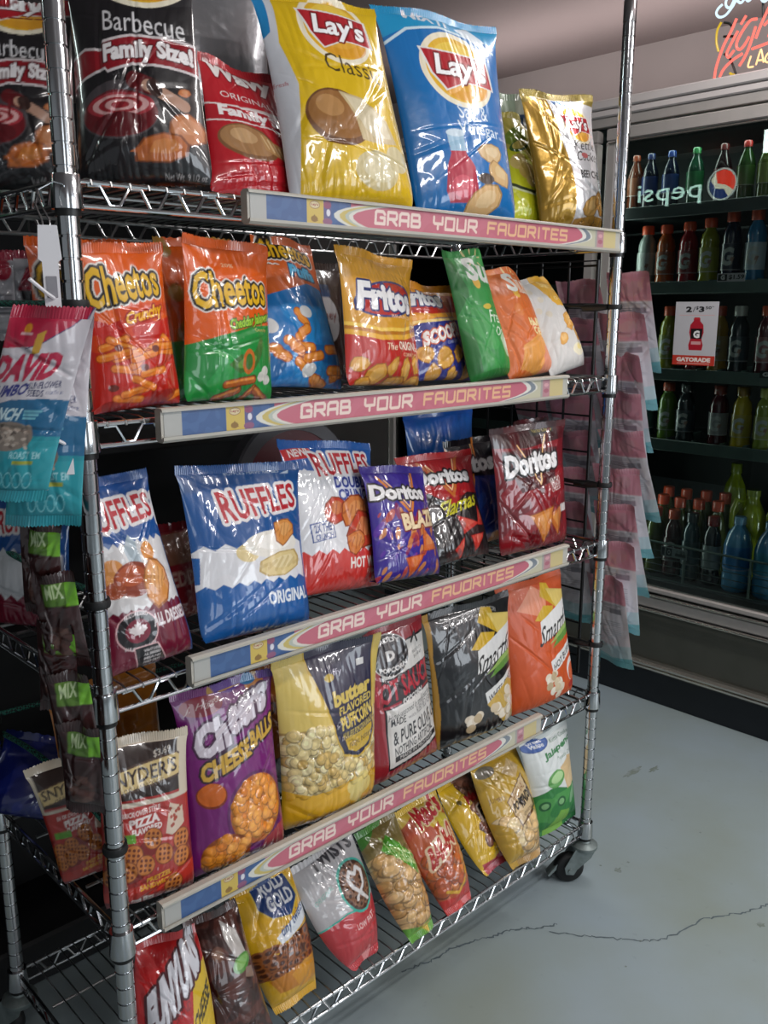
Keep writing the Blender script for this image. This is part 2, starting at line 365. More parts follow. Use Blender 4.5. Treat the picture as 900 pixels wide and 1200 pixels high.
def bag(name, label, cat, pose, art, base='#888888', T=.034, Tb=None, ds=.0014, seed=0, m='film', back='#777777', crump=1., seal=.013,
        bend=0., group=None, wave=.008, flat=1.0, sealcol=None, pinch=.07, sag=.0, rest=False, q=1.0, sit=False, belly=0., shx=0., bp=1.0):
    x, y, z, yaw, lean, roll, wb, wt, h = pose
    t = thing(name, label, cat, (x, y, z), rotm(yaw, lean, roll), group)
    c = Cv((wb+wt)/2, h, ds, base, q=q); art(c); C = c.result(); nu, nv = c.nu, c.nv
    Hb = c.down(c.bump)[..., 0]
    rng = np.random.RandomState(seed+11); Tb = T*.8 if Tb is None else Tb
    s0 = seal/h
    def surf(nu, nv, side, v0=s0, v1=1-s0, hb=None):
        U, V = np.meshgrid(np.linspace(0, 1, nu), np.linspace(v0, v1, nv)); S = 2*U-1
        tt = np.clip((V-s0)/(1-2*s0), 0, 1)
        Wd = (wb+(wt-wb)*V**bp)*(1-pinch*np.sin(PI*tt)**.6)+belly*np.sin(PI*tt)**.8
        if sit: Wd = Wd*(1-.10*np.exp(-tt/.045))*(1+.035*np.exp(-(1-tt)/.05))
        X = S*Wd/2+shx*(1-V); Z = V*h
        e = np.maximum(0, 1-np.abs(S)**2.3)**.72; tb = tt**(.82+sag)
        g = np.maximum(0, 1-np.abs(2*tb-1)**2.6)**.8
        if sit: g = (1-tt**2.6)**.85*(1-(1-tt)**10)**.55*1.08
        D = (T if side > 0 else Tb)*e*g*flat
        # soft folds, crumples and pleats that run out of the two seals
        k = rng.rand(3)*50; px, pz = X+k[0], Z+k[1]
        n = np.abs(pnoise(px*15, pz*11, seed))*.0045+np.abs(pnoise(px*48, pz*34, seed+3))*.0011+pnoise(px*9, pz*8, seed+5)*.006
        pl = np.abs(pnoise(px*70, pz*9, seed+8))*.007*(np.exp(-tt/.14)+np.exp(-(1-tt)/.16))
        n = n+pl-.0035
        for _ in range(int(18*crump)):     # sharp straight creases
            cx, cz, a, L, sg, am = rng.uniform(-.5, .5)*wb, rng.rand()*h, rng.rand()*PI, rng.uniform(.025, .11), rng.uniform(.003, .009), rng.uniform(.0007, .0024)
            dx, dz = X-cx, Z-cz; al = dx*math.cos(a)+dz*math.sin(a); ac = -dx*math.sin(a)+dz*math.cos(a)
            n = n-am*np.maximum(0, 1-np.abs(ac)/sg)*np.exp(-(al/L)**2)
        D = D+n*crump*np.minimum(1, e*g*1.6)
        if hb is not None: D = D+hb*np.minimum(1, e*g*2)
        Y = -D*side
        Y = Y+wave*np.sin(2*PI*(1.25*U)+seed)*np.exp(-(1-V)/.12)+wave*.6*np.sin(2*PI*(1.0*U)+seed*2)*np.exp(-V/.1)
        Y = Y+bend*np.maximum(0, V-.62)**2*h/.14
        Z = Z-np.abs(bend)*.25*np.maximum(0, V-.62)**2*h/.14
        return np.stack([X, Y, Z], -1)
    r0, r1 = int(round(s0*(nv-1))), nv-1-int(round(s0*(nv-1)))
    F = surf(nu, r1-r0+1, 1, hb=Hb[r0:r1+1]); Cf = C[r0:r1+1]
    nub, nvb = max(6, nu//3), max(8, nv//3)
    B = surf(nub, nvb, -1); bc = lin(back)
    Cb = np.empty((nvb, nub, 3)); Cb[:] = bc
    # the wrapper's own margin colour carries round to the back edge
    V_ = np.concatenate([F.reshape(-1, 3), B.reshape(-1, 3)])
    Q = np.concatenate([grid_quads(F.shape[0], nu), grid_quads(nvb, nub, F.shape[0]*nu, True)])
    me = np_mesh('bag_body', V_, Q, np.concatenate([Cf.reshape(-1, 3), Cb.reshape(-1, 3)])); me.materials.append(M[m])
    link(bpy.data.objects.new('bag_body', me), t)
    if rest:     # let its lowest point touch the shelf
        Rm = rotm(yaw, lean, roll); low = ((V_ @ Rm.T)[:, 2]).min(); zs = (np.array([[-wb/2, 0, 0], [wb/2, 0, 0]]) @ Rm.T)[:, 2].min()
        t.location.z = z-(low if sit else min(low, zs))+.0006
    for nm, a, b, top in (('bottom_seal', 0, s0, 0), ('top_seal', 1-s0, 1, 1)):
        nr = max(5, int(seal/.0022)); S = surf(nu, nr, 0, a, b)
        U = np.linspace(0, 1, nu)[None, :]
        if sit and not top:     # folded away underneath
            d = (s0-np.linspace(a, b, nr))*h; S[..., 1] += d[:, None]; S[..., 2] = s0*h+.0012+d[:, None]*math.tan(math.radians(lean))
        S[..., 1] += .0006*np.sin(U*(wb/.0032)*2*PI)
        edge = -1 if top else 0
        S[edge, :, 2] += (.0008 if top else -.0008)*np.sign(np.sin(U[0]*(wb/.004)*2*PI))
        cc = C[-nr:] if top else C[:nr]
        cc = np.broadcast_to(lin(sealcol), cc.shape) if sealcol else cc
        S2 = S+np.array([0, .0008, 0])
        me = np_mesh(nm, np.concatenate([S.reshape(-1, 3), S2.reshape(-1, 3)]), np.concatenate([grid_quads(nr, nu), grid_quads(nr, nu, nr*nu, True)]),
                     np.concatenate([cc.reshape(-1, 3)]*2)); me.materials.append(M[m])
        link(bpy.data.objects.new(nm, me), t)
    return t
# ------------------------------------------------------------------ printed fronts
W_, K_ = '#e9e6e2', '#17151a'
def sunlogo(c, u, v, r, k=1.0, txt="Lay's", a=0.0):
    rv = r*c.asp*k
    c.ell(u, v, r*1.16, rv*1.16, '#f3ead0'); c.ell(u, v, r, rv, '#e8b62a'); c.ell(u, v+rv*.1, r*.8, rv*.75, '#f0cc4c'); c.ell(u+r*.1, v-rv*.45, r*.8, rv*.5, '#e2932a', 0, .6)
    q = [(u-r*1.02, v+rv*.55), (u+r*1.05, v+rv*.42), (u+r*1.1, v-rv*.42), (u+r*.1, v-rv*.36), (u-r*.55, v-rv*.62), (u-r*.85, v-rv*.15)]
    c.poly([(x+(x-u)*.08, y+(y-v)*.1) for x, y in q], W_); c.poly(q, '#b51f2a')
    c.text(txt, u-r*.72, u+r*.95, v-rv*.42, v+rv*.42, '#ffffff', out=[(rv*.05, '#7c1018')], bold=.03, shear=.04, rise=-rv*.1)

def art_bbq(c):
    c.poly([(-.1, 1.1), (1.1, 1.1), (1.1, .86), (.75, .80), (.4, .84), (-.1, .97)], '#2c2a2d')
    sunlogo(c, .62, .98, .36, .75); 
    c.text('Barbecue', .28, .92, .675, .77, '#dcdadb', rise=-.035)
    band = [(-.05, .575), (.12, .615), (.26, .60), (.27, .635), (.5, .66), (.75, .655), (1.05, .62), (1.05, .50), (.8, .535), (.5, .545), (.3, .515), (.28, .53), (.12, .505), (-.05, .46)]
    c.poly([(u, v+(.012 if k < 7 else -.012)) for k, (u, v) in enumerate(band)], '#d9cfcf'); c.poly(band, '#8e1622')
    c.text('Family Size!', .27, .97, .525, .63, '#efeaea', arc=.02, rise=.0, bold=.05, out=[(.006, '#5a0d16')])
    c.ell(.37, .345, .31, .125, '#4a4447'); c.ell(.37, .33, .29, .10, '#6d131c'); c.ell(.38, .365, .26, .055, '#a8323c')
    for k in range(4): c.ell(.38, .365, .22-.05*k, .045-.01*k, '#d8a6a4' if k % 2 == 0 else '#97222c')
    c.ell(.37, .285, .2, .05, '#5a0f17')
    c.stroke([(.5, .47), (.62, .44)], .13, '#5c1016'); c.stroke([(.60, .445), (.86, .365)], .09, '#b58d78'); c.stroke([(.64, .445), (.66, .425)], .1, '#3a2420')
    c.stroke([(.515, .45), (.515, .37)], .02, '#6d131c')
    chip(c, .86, .27, .15, .07, '#c27a4a', '#8a4a24', '#dba07a', 4); chip(c, .66, .175, .2, .062, '#b9652a', '#7c3c14', '#d38a44', 5, .2); c.poly([(.42, .165), (.5, .185), (.6, .2), (.56, .155)], '#b05c24')
    chip(c, .87, .425, .05, .02, '#c0703c', '#8a4a24', '#d99a6a', 6)
    c.text('Net Wt  9 1/2 oz', .66, .97, .058, .082, '#b9b6b6', rise=.0)

def art_red_wavy(c):
    c.rect(0, 1, .62, .66, '#d8c9c4'); c.text('Wavy', .05, .8, .80, .96, '#efe9e4', bold=.05, out=[(.012, '#8a1420')], rise=-.05)
    c.text('ORIGINAL', .15, .72, .70, .745, '#e6d9d6', rise=-.03)
    c.poly([(0, .67), (1, .62), (1, .50), (0, .545)], '#e9dedb'); c.poly([(0, .66), (1, .61), (1, .51), (0, .555)], '#b01c29')
    c.text('Family Size!', .1, .97, .535, .635, '#f2ecea', rise=-.05, bold=.05)
    c.ell(.33, .40, .27, .12, '#7c5433', -.2); c.ell(.32, .41, .24, .10, '#a67b50', -.2); c.ell(.28, .44, .12, .05, '#c49d70', -.2)
    c.poly([(.42, .48), (.58, .42), (.74, .38), (.88, .26), (.78, .25), (.62, .31), (.46, .36)], '#b58a56')
    for k in range(7): c.stroke([(.45+k*.055, .455-k*.022), (.5+k*.05, .37-k*.017)], .014, '#d8b98c')

def art_yellow(c):
    c.poly([(-.1, -.1), (.03, -.1), (.10, .3), (.16, .55), (.10, .75), (.16, .95), (.2, 1.1), (-.1, 1.1)], '#c9ccd2')
    c.poly([(-.1, .72), (.06, .80), (.14, 1.1), (-.1, 1.1)], '#1c7fb8')
    c.text("fresh", .0, .09, .55, .57, '#a3202a')
    sunlogo(c, .62, .835, .28, .82); c.text('Classic', .42, .93, .60, .69, '#4a3a12', rise=-.045)
    c.ell(.42, .40, .26, .13, '#6e4420', -.2); c.ell(.42, .41, .235, .11, '#9a6a38', -.2); c.ell(.36, .45, .11, .05, '#b98a55', -.2)
    c.poly([(.46, .52), (.66, .49), (.86, .40), (.93, .30), (.72, .285), (.58, .30), (.56, .40)], '#cdb98d'); c.poly([(.5, .505), (.66, .48), (.84, .39), (.88, .32), (.7, .31), (.62, .36)], '#dccfae')
    c.ell(.68, .17, .20, .085, '#cfc08e'); c.ell(.70, .18, .15, .06, '#dcd2ac'); c.ell(.9, .23, .12, .06, '#d3c69a')
    c.poly([(.2, 0), (.3, .06), (.6, .05), (1, .08), (1, 0)], '#d9b21a')

def art_saltvin(c):
    c.poly([(-.1, .82), (.2, .90), (.5, .925), (1.1, .86), (1.1, 1.1), (-.1, 1.1)], '#1f95c8')
    c.stroke([(0, .82), (.2, .895), (.5, .925), (.8, .905), (1, .85)], .018, '#cfe6f0')
    c.text('MIX IT', .22, .62, .94, .985, '#d6dce2', bold=.04, rise=-.02); c.poly([(.66, .94), (.8, .965), (.95, .90), (.86, .87)], '#d8e2ea')
    sunlogo(c, .57, .715, .30, .78)
    c.text('Salt &', .45, .76, .475, .545, '#dfeaf2'); c.text('Vinegar', .42, .88, .385, .46, '#dfeaf2', rise=-.01); c.text('Flavored', .88, 1.0, .4, .415, '#dfeaf2')
    c.poly([(.3, .40), (.46, .40), (.45, .31), (.52, .25), (.54, .13), (.5, .09), (.26, .09), (.23, .14), (.26, .25), (.31, .31)], '#b8344a')
    c.poly([(.3, .40), (.46, .40), (.45, .32), (.31, .32)], '#9fc4dc'); c.ell(.385, .405, .09, .018, '#cfe2ee'); c.ell(.38, .16, .1, .05, '#d65668')
    chip(c, .72, .32, .16, .05, '#d8b98a', '#a88450', '#ecd9b4', 3, .1); chip(c, .80, .23, .16, .055, '#d2ad76', '#a37c46', '#e6cf9f', 8, -.3); chip(c, .6, .1, .24, .07, '#dcb47c', '#a8814a', '#efd6a8', 12, .3)
    c.ell(.63, .2, .09, .025, '#4a3a30')

def art_lime(c):
    c.poly([(-.1, .62), (.3, .70), (.62, .52), (.8, .30), (1.1, .2), (1.1, 1.1), (-.1, 1.1)], '#b6a94a')
    c.ell(.25, .78, .25, .08, '#79902a', .4); c.ell(.3, .7, .22, .05, '#2f5a26', .4); c.ell(.3, .71, .17, .035, '#c9b85c', .4)
    for k in range(4): c.ell(.25+.13*k, .55-.07*k, .16, .07, '#c8ad58' if k % 2 else '#d8c070', .5)
    c.stroke([(-.05, .36), (.3, .30), (.6, .28), (1.05, .42)], .07, '#2f3d24'); c.stroke([(-.05, .345), (.3, .285), (.6, .265), (1.05, .405)], .03, '#d7e0b0')
    c.text("Limon", .1, .8, .08, .2, '#c2cc1c')

def art_gold(c):
    c.poly([(.34, -.1), (.40, .3), (.36, .6), (.40, 1.1), (1.1, 1.1), (1.1, -.1)], '#d6d6d8')
    c.poly([(-.1, .90), (.5, .96), (1.1, .88), (1.1, 1.1), (-.1, 1.1)], '#8c7a35'); c.text('Mix', .45, .8, .91, .975, '#3f6da4', bold=.03)
    sunlogo(c, .69, .76, .2, .95); c.text('Kettle', .52, .9, .57, .64, '#32302e', shear=.05); c.text('Cooked', .5, .96, .49, .56, '#32302e', shear=.05)
    c.ell(.64, .53, .06, .02, '#c46a6a'); c.text('BEER CHEESE', .5, 1.02, .37, .425, '#3a3835', bold=.03)
    chip(c, .66, .18, .2, .07, '#c79a52', '#946a2c', '#dcb87c', 3, .4); chip(c, .88, .2, .14, .08, '#bd8a44', '#8a6024', '#d6ae70', 5, -.3); c.poly([(.34, -.1), (.38, .1), (.7, .12), (1.1, .1), (1.1, -.1)], '#b48436')

def art_flavor(c):
    c.poly([(0, 0), (.55, 0), (.5, 1), (0, 1)], '#8fa08a'); c.poly([(.5, 0), (1, 0), (1, 1), (.45, 1)], '#a9b09c')
    c.poly([(-.1, .68), (1.1, .74), (1.1, .88), (-.1, .84)], '#2d4f7a'); c.text('FLAVOR NOW', .02, .98, .74, .83, '#dfe3e0', bold=.05, rise=.04)
    for k in range(7): c.rect(.08, .46, .6-.05*k, .615-.05*k, '#6d7a72'); c.rect(.55, .92, .6-.05*k, .615-.05*k, '#7a8478')
    c.poly([(0, .0), (1, .0), (1, .18), (0, .24)], '#4d8a2c')

def cheesy(c, v0, v1, sub, subcol, rise=.03):
    o = [(.024, '#e6ded6'), (.014, '#1b1411')]
    c.text('Cheetos', .06, .95, v0, v1, '#e3b21f', out=o, bold=.025, rise=rise, arc=.012, taper=-.1)
    if sub: c.text(sub[0], sub[1], sub[2], sub[3], sub[4], subcol[0], out=[(.010, subcol[1])], bold=.04, rise=rise, shear=.03)

def art_crunchy(c):
    c.poly([(-.1, .62), (.25, .55), (.5, .6), (.8, .55), (1.1, .62), (1.1, -.1), (-.1, -.1)], '#c2261c'); c.noise('#d4471c', .8, 6, 3, .05, (0, 1, .4, .66))
    c.text('Cheddar', .8, .97, .945, .965, '#2a1a12', rise=.02)
    cheesy(c, .66, .87, ('Crunchy', .42, .92, .545, .635), ('#f0b020', '#a3200f'), .05)
    for s in range(16):
        r = random.Random(s); u, v, a = r.uniform(.02, .9), r.uniform(.1, .48), r.uniform(-.9, .9)
        stick(c, u, v, u+.28*math.cos(a), v+.10*math.sin(a), .085, '#e57a22', '#a83c0c')
    for u, v in ((.3, .42), (.55, .30), (.72, .40), (.2, .2)): c.ell(u, v, .05, .02, '#6d2412')
    c.noise('#8e1a14', .8, 7, 9, .12, (0, 1, 0, .16))

def art_jalap(c):
    c.poly([(-.1, .36), (.3, .44), (.7, .50), (1.1, .53), (1.1, -.1), (-.1, -.1)], '#1f8a3c'); c.noise('#2aa04a', .7, 5, 4, .1, (0, 1, 0, .36))
    c.text('20%', .42, .55, .835, .855, '#f2d8b0')
    cheesy(c, .60, .80, None, None, .035); c.text('Cheddar Jalapeno', .40, 1.02, .49, .565, '#9fce3a', out=[(.008, '#2c5a1c')], bold=.03, rise=.07)
    c.text('Crunchy', .74, .93, .465, .49, '#f0c070')
    c.poly([(.36, .27), (.5, .33), (.7, .35), (.82, .44), (.86, .42), (.82, .33), (.7, .24), (.5, .22)], '#3f7030'); c.ell(.6, .29, .14, .03, '#6a9a48', .3); c.ell(.62, .29, .085, .075, '#c66a2a'); c.ell(.62, .29, .05, .048, '#447434')
    for a, b, cc, d in ((.36, .155, .7, .185), (.28, .07, .52, .12), (.62, .06, .72, .13), (.75, .12, .96, .05)): stick(c, a, b, cc, d, .075, '#b4602c', '#6c2e10')
    for u, v in ((.82, .2), (.88, .235), (.92, .18)): c.ell(u, v, .06, .03, '#d8d8cf')

def art_puffs(c):
    c.poly([(-.1, .58), (.3, .64), (.7, .70), (1.1, .64), (1.1, -.1), (-.1, -.1)], '#1c78bd'); c.noise('#2a8fd0', .6, 4, 4, .1, (0, 1, 0, .6)); c.noise('#135a98', .7, 4, 14, .15, (0, 1, 0, .3))
    cheesy(c, .84, .97, None, None, -.03); c.text('Puffs', .45, .9, .73, .81, '#4fb4e0', out=[(.010, '#143c64')], bold=.05, rise=-.02)
    for s in range(15):
        r = random.Random(s+40); u, v, a = r.uniform(.05, .85), r.uniform(.08, .56), r.uniform(-1.2, 1.2)
        if s % 5 == 3: c.ell(u, v, .09, .04, '#d9dad8', a)
        else: stick(c, u, v, u+.2*math.cos(a), v+.08*math.sin(a), .10, '#e58a30', '#a85010')

def art_fritos(c):
    c.poly([(-.1, .42), (.4, .38), (1.1, .45), (1.1, -.1), (-.1, -.1)], '#b82a24')
    for k, cc in enumerate(('#f0c654', '#b9751c', '#e6ad38')): c.stroke([(-.05, .48-.025*k), (.35, .43-.025*k), (.7, .44-.025*k), (1.05, .52-.025*k)], .035, cc)
    c.ell(.56, .66, .47, .13, '#2c3c78', .12); c.ell(.56, .66, .44, .115, '#b3271f', .12)
    c.text('Fritos', .14, 1.0, .57, .77, '#efeeee', out=[(.014, '#26356e')], bold=.05, rise=-.005, shear=.06); c.text('BRAND', .52, .9, .525, .55, '#e8c0b0')
    c.text('The', .40, .56, .295, .345, '#efe0c0', shear=.02); c.text('ORIGINAL', .58, .99, .30, .36, '#f2ead8', bold=.02); c.text('CORN CHIPS', .66, .95, .255, .28, '#eed8b0')
    for k, (u, v, r) in enumerate(((.12, .20, .1), (.3, .12, .16), (.5, .18, .13), (.72, .14, .18), (.92, .2, .13), (.2, .03, .17), (.6, .03, .2), (.9, .05, .16))): chip(c, u, v, r, r*.5, '#d69a3c', '#965c18', '#e8bd6c', k+20, .5*k)

def art_scoops(c):
    c.poly([(-.1, .55), (.3, .62), (.7, .68), (1.1, .66), (1.1, -.1), (-.1, -.1)], '#2b3486')
    c.poly([(-.1, .70), (.5, .68), (1.1, .74), (1.1, .9), (-.1, .88)], '#b3271f'); c.stroke([(-.05, .64), (.4, .66), (1.05, .72)], .05, '#e8a33a'); c.stroke([(-.05, .60), (.4, .615), (1.05, .68)], .03, '#f0d080')
    c.text('Fritos', -.1, .8, .76, .93, '#efeeee', out=[(.014, '#26356e')], bold=.05, shear=.06)
    c.text('SCOOPS!', .12, 1.0, .43, .57, '#efeae4', out=[(.02, '#1c2360'), (.010, '#c4502a')], bold=.05, rise=.13); c.text('CORN CHIPS', .55, .85, .4, .43, '#b8bede', rise=.03)
    for k, (u, v, r) in enumerate(((.14, .3, .15), (.46, .27, .2), (.8, .3, .16), (.95, .13, .15), (.25, .1, .22), (.62, .08, .18))):
        chip(c, u, v, r, r*.55, '#dca548', '#8a5416', '#efca80', k+3, .4*k); c.ell(u, v+.01, r*.6, r*.28, '#c08730', .3, .7)

def sunart(c, st, sub, subv, serif=0):
    c.ell(.55, .74, .09, .045, '#e0b040'); 
    for k in range(8): a = k*PI/4; c.stroke([(.72+.13*math.cos(a), .93+.06*math.sin(a)), (.72+.2*math.cos(a), .93+.09*math.sin(a))], .02, '#d9c58c')
    c.text(st, .42, 2.6, .63, .87, '#dcdcd4', bold=.04, shear=.1, rise=-.16)
def art_green(c):
    c.poly([(-.1, -.1), (.2, -.1), (.18, .4), (.3, .7), (.12, 1.1), (-.1, 1.1)], '#1f6b2c'); c.noise('#3d9a4c', .5, 3, 6, .15); c.ell(.45, .93, .13, .045, '#5fa86a'); c.ell(.45, .93, .1, .033, '#2f8a40')
    sunart(c, 'SunChips', '', 0); c.ell(.63, .56, .12, .02, '#c9b040')
    c.text('French', .6, 1.3, .43, .52, '#d9e6d4', shear=.06, rise=-.03); c.text('Onion', .66, 1.2, .34, .41, '#d9e6d4', shear=.06); c.ell(.9, .27, .14, .09, '#a9c4a0', .4); c.ell(.93, .28, .09, .05, '#cfd8c8', .4); c.ell(.5, .3, .15, .05, '#3f9a4c')
    c.poly([(-.1, .1), (.5, .12), (1.1, .08), (1.1, -.1), (-.1, -.1)], '#1f7430')
def art_orange(c):
    sunart(c, 'SunChips', '', 0); c.noise('#e08840', .5, 3, 8, .12)
    c.text('HARVEST', .55, 1.25, .44, .51, '#e9d6a0', bold=.05, rise=-.02); c.text('CHEDDAR', .6, 1.3, .36, .43, '#e9d6a0', bold=.05, rise=-.02)
    c.poly([(.3, .3), (.7, .38), (1.1, .34), (1.1, .1), (.6, .05), (.2, .12)], '#e0a04a', .8); c.poly([(.6, .05), (.85, .28), (1.1, .22), (1.1, .05)], '#d98a70', .9); c.poly([(-.1, .1), (.4, .05), (1.1, .03), (1.1, -.1), (-.1, -.1)], '#b4501c')
def art_whitepop(c):
    c.poly([(.34, 1.1), (.42, .8), (.6, .66), (1.1, .62), (1.1, 1.1)], '#dfa92c'); c.text('SunChips', .5, 1.2, .8, .9, '#eed28a', rise=-.1, bold=.03); c.text('Original', .62, 1.2, .69, .74, '#f2e4b4', rise=-.03)
    for k, (u, v, r) in enumerate(((.75, .5, .2), (.4, .35, .12), (.9, .36, .15))): chip(c, u, v, r, r*.45, '#dca34c', '#c4904a', '#ecc684', k+60, .3)
    for u, v in ((.15, .85), (.25, .75), (.12, .65), (.3, .6)): c.ell(u, v, .06, .03, '#cfc6b4')
    c.ell(.72, .22, .18, .06, '#e8e0c4'); c.ell(.76, .24, .1, .03, '#efdc94')

def ridgelogo(c, u0, u1, v0, v1, rise):
    c.text('RUFFLES', u0, u1, v0, v1, '#b5202e', out=[(.018, '#e2dede')], bold=.025, rise=rise, shear=-.03, taper=-.12)
def ridges(c, u, v, r, k, seed): chip(c, u, v, r, r*.55, '#d58e48', '#9a5a22', '#e7b272', seed, .4, 9, k)

def art_dressed(c):
    zig(c, .66, .012, 9, '#d4d2d2'); zig(c, .34, .008, 11, '#6d1830')
    ridgelogo(c, -.02, 1.0, .74, .88, .03); c.poly([(.4, .63), (.5, .70), (.58, .66), (.6, .56), (.45, .55)], '#aebcc4')
    c.ell(.2, .53, .16, .07, '#d58e48'); c.ell(.45, .485, .25, .085, '#8e3a20'); c.ell(.42, .505, .18, .05, '#b3542c'); c.ell(.2, .45, .12, .04, '#a04a28'); c.ell(.72, .6, .09, .05, '#d98e40'); c.poly([(.6, .54), (.8, .5), (.9, .44), (.74, .46)], '#84201c')
    ridges(c, .72, .455, .22, 6, 4)
    c.ell(.36, .24, .235, .098, '#e2b6b8'); c.ell(.36, .24, .222, .092, '#1d171b'); c.ell(.36, .24, .14, .058, '#7c1830')
    L = [(0, 1), (.14, .62), (.34, .72), (.28, .3), (.52, .52), (.6, .36), (.92, .42), (.78, .12), (.9, 0), (.45, -.32), (.5, -.5), (.06, -.42), (.04, -.85)]
    P = L+[(-x, y) for x, y in reversed(L[:-1])]; c.poly([(.36+x*.115, .243+y*.048) for x, y in P], '#e6dcdc')
    c.text('ALL DRESSED', .22, .5, .302, .322, '#d9cfd0', arc=.012, bold=.03); c.text('#1 FLAVOR IN CANADA', .2, .54, .158, .178, '#d9cfd0', arc=-.014, bold=.03)
    q = [(.3, .155), (.55, .155), (.66, .06), (.52, .02), (.36, .02)]; c.poly([(.46+(u-.46)*1.08, .09+(v-.09)*1.1) for u, v in q], '#e2b6b8'); c.poly(q, '#1d171b')
    for k, st in enumerate(('WHAT DOES', 'ALL DRESSED', 'MEAN?', 'FIND OUT', 'ON BACK!')): c.text(st, .40, .58, .128-.02*k, .142-.02*k, '#d8d2d2', bold=.03)
    c.text('ALL DRESSED', .55, 1.05, .235, .30, '#e6dee0', bold=.04)
def art_original(c):
    zig(c, .545, .016, 6, '#d9dade'); zig(c, .335, .012, 8, '#195a9e'); c.poly([(-.1, .52), (.05, .5), (.03, .36), (-.1, .36)], '#195a9e')
    c.text('RUFFLES HAVE RIDGES', .4, .85, .935, .955, '#c9d6e4'); ridgelogo(c, .27, 1.0, .70, .86, .045); c.poly([(.86, .93), (.95, .95), (.95, .93)], '#c9d6e4')
    c.ell(.42, .5, .1, .05, '#d8c48e'); c.ell(.68, .535, .28, .075, '#e4e0d6'); c.ell(.7, .545, .19, .045, '#f0ede6'); ridges(c, .82, .60, .14, 5, 9)
    chip(c, .74, .42, .27, .065, '#d9c48c', '#b59a5c', '#eadcb4', 14, .2, 8, 6); c.text('ORIGINAL', .56, 1.02, .20, .275, '#dfe4ea', bold=.035)
def art_hotwings(c):
    c.poly([(-.1, 1.1), (.5, 1.1), (1.1, 1.1), (1.1, .82), (.7, .86), (.3, .80), (-.1, .82)], '#1e5aa4'); zig(c, .80, .018, 8, '#d9dade'); zig(c, .30, .016, 8, '#c8342e')
    c.poly([(.0, .93), (.33, .965), (.34, .89), (.02, .865)], '#bf2a30'); c.text('NEW!', .08, .3, .895, .945, '#efe8e6', bold=.03, rise=.02)
    ridgelogo(c, .30, 1.0, .78, .92, .02); c.text('DOUBLE', .48, .93, .69, .765, '#26388c', bold=.04, out=[(.006, '#c9cde0')]); c.text('CRUNCH', .5, .97, .61, .685, '#26388c', bold=.04, out=[(.006, '#c9cde0')])
    c.poly([(.13, .475), (.36, .50), (.37, .385), (.14, .36)], '#2c4a8a'); c.poly([(.145, .468), (.35, .49), (.36, .39), (.15, .367)], '#d5d6dc'); c.text('2X THE', .17, .34, .425, .475, '#2c4a8a', bold=.03, rise=.015); c.text('CRUNCH', .17, .345, .378, .415, '#2c4a8a', bold=.03, rise=.015)
    for k, (u, v, r) in enumerate(((.42, .56, .17), (.66, .54, .2), (.9, .58, .14), (.72, .42, .26), (.93, .42, .16), (.6, .35, .15))): chip(c, u, v, r, r*.5, '#cf7a3e' if k % 3 else '#c0402c', '#8e3a1c', '#e2a066', k+4, .5, 9, 5)
    c.text('HOT WINGS', .50, 1.02, .185, .255, '#eee4dc', bold=.035); c.text('FLAVORED', .72, 1.0, .145, .175, '#e6c8bc')

def dlogo(c, u0, u1, v0, v1, rise=0, tri='#d07a2a'):
    um = (u0+u1)/2; h = v1-v0
    c.stroke([(um-.28, v1+h*.5), (um+.05, v0-h*.9), (um+.36, v1+h*.9)], .035, tri); c.stroke([(um-.2, v1+h*.3), (um+.05, v0-h*.5), (um+.28, v1+h*.6)], .016, '#f0c48a')
    c.text('Doritos', u0, u1, v0, v1, '#eceaea', out=[(.018, '#161216')], bold=.05, rise=rise, shear=.02)
def art_blaze(c):
    for s in range(70):
        r = random.Random(s); u, v = r.random(), r.uniform(.02, .62); a = r.uniform(.02, .09)
        c.ell(u, v, a, a*.35, r.choice(['#c4501c', '#d98a2c', '#8a2448', '#5c2aa0', '#452a9c', '#b83a2c']), r.uniform(.6, 1.6), .8)
    dlogo(c, .03, .92, .70, .83, -.02); c.text('BLAZE', .36, 1.02, .46, .60, '#efd9b0', out=[(.012, '#7c2414')], bold=.05, rise=.03)
    chip(c, .75, .33, .26, .13, '#d06a2c', '#93330f', '#e79a58', 3, -.4, 3); chip(c, .45, .18, .2, .11, '#cc5a28', '#8e2f10', '#e0884a', 5, .6, 3)
def art_flamas(c):
    c.poly([(-.1, .60), (.2, .66), (.5, .52), (.8, .62), (1.1, .56), (1.1, -.1), (-.1, -.1)], '#1a1416'); c.noise('#3a1a1a', .6, 6, 5, .2, (0, 1, 0, .6))
    dlogo(c, .05, .95, .72, .85, -.02, '#c06a2c'); c.text('Flamas', .28, .95, .46, .60, '#c9c22c', shear=.12, rise=.07, bold=.02)
    for k, (u, v) in enumerate(((.62, .34), (.78, .2), (.45, .16), (.9, .38))): chip(c, u, v, .2, .10, '#c2352c', '#7c1414', '#d9705c', k+2, .5*k, 3)
    c.poly([(.4, 0), (.7, .06), (1, .0)], '#b8242a'); c.ell(.2, .5, .14, .05, '#2c2426'); c.noise('#6a6a6e', .5, 9, 2, .28, (0, .6, .1, .5))
def art_coolblue(c):
    c.poly([(-.1, .7), (1.1, .62), (1.1, 1.1), (-.1, 1.1)], '#131318'); dlogo(c, -.4, .95, .70, .86, 0); c.poly([(-.1, .12), (1.1, .2), (1.1, -.1), (-.1, -.1)], '#c77a30'); c.noise('#2a4c9c', .6, 5, 2, .1, (0, 1, .1, .6))
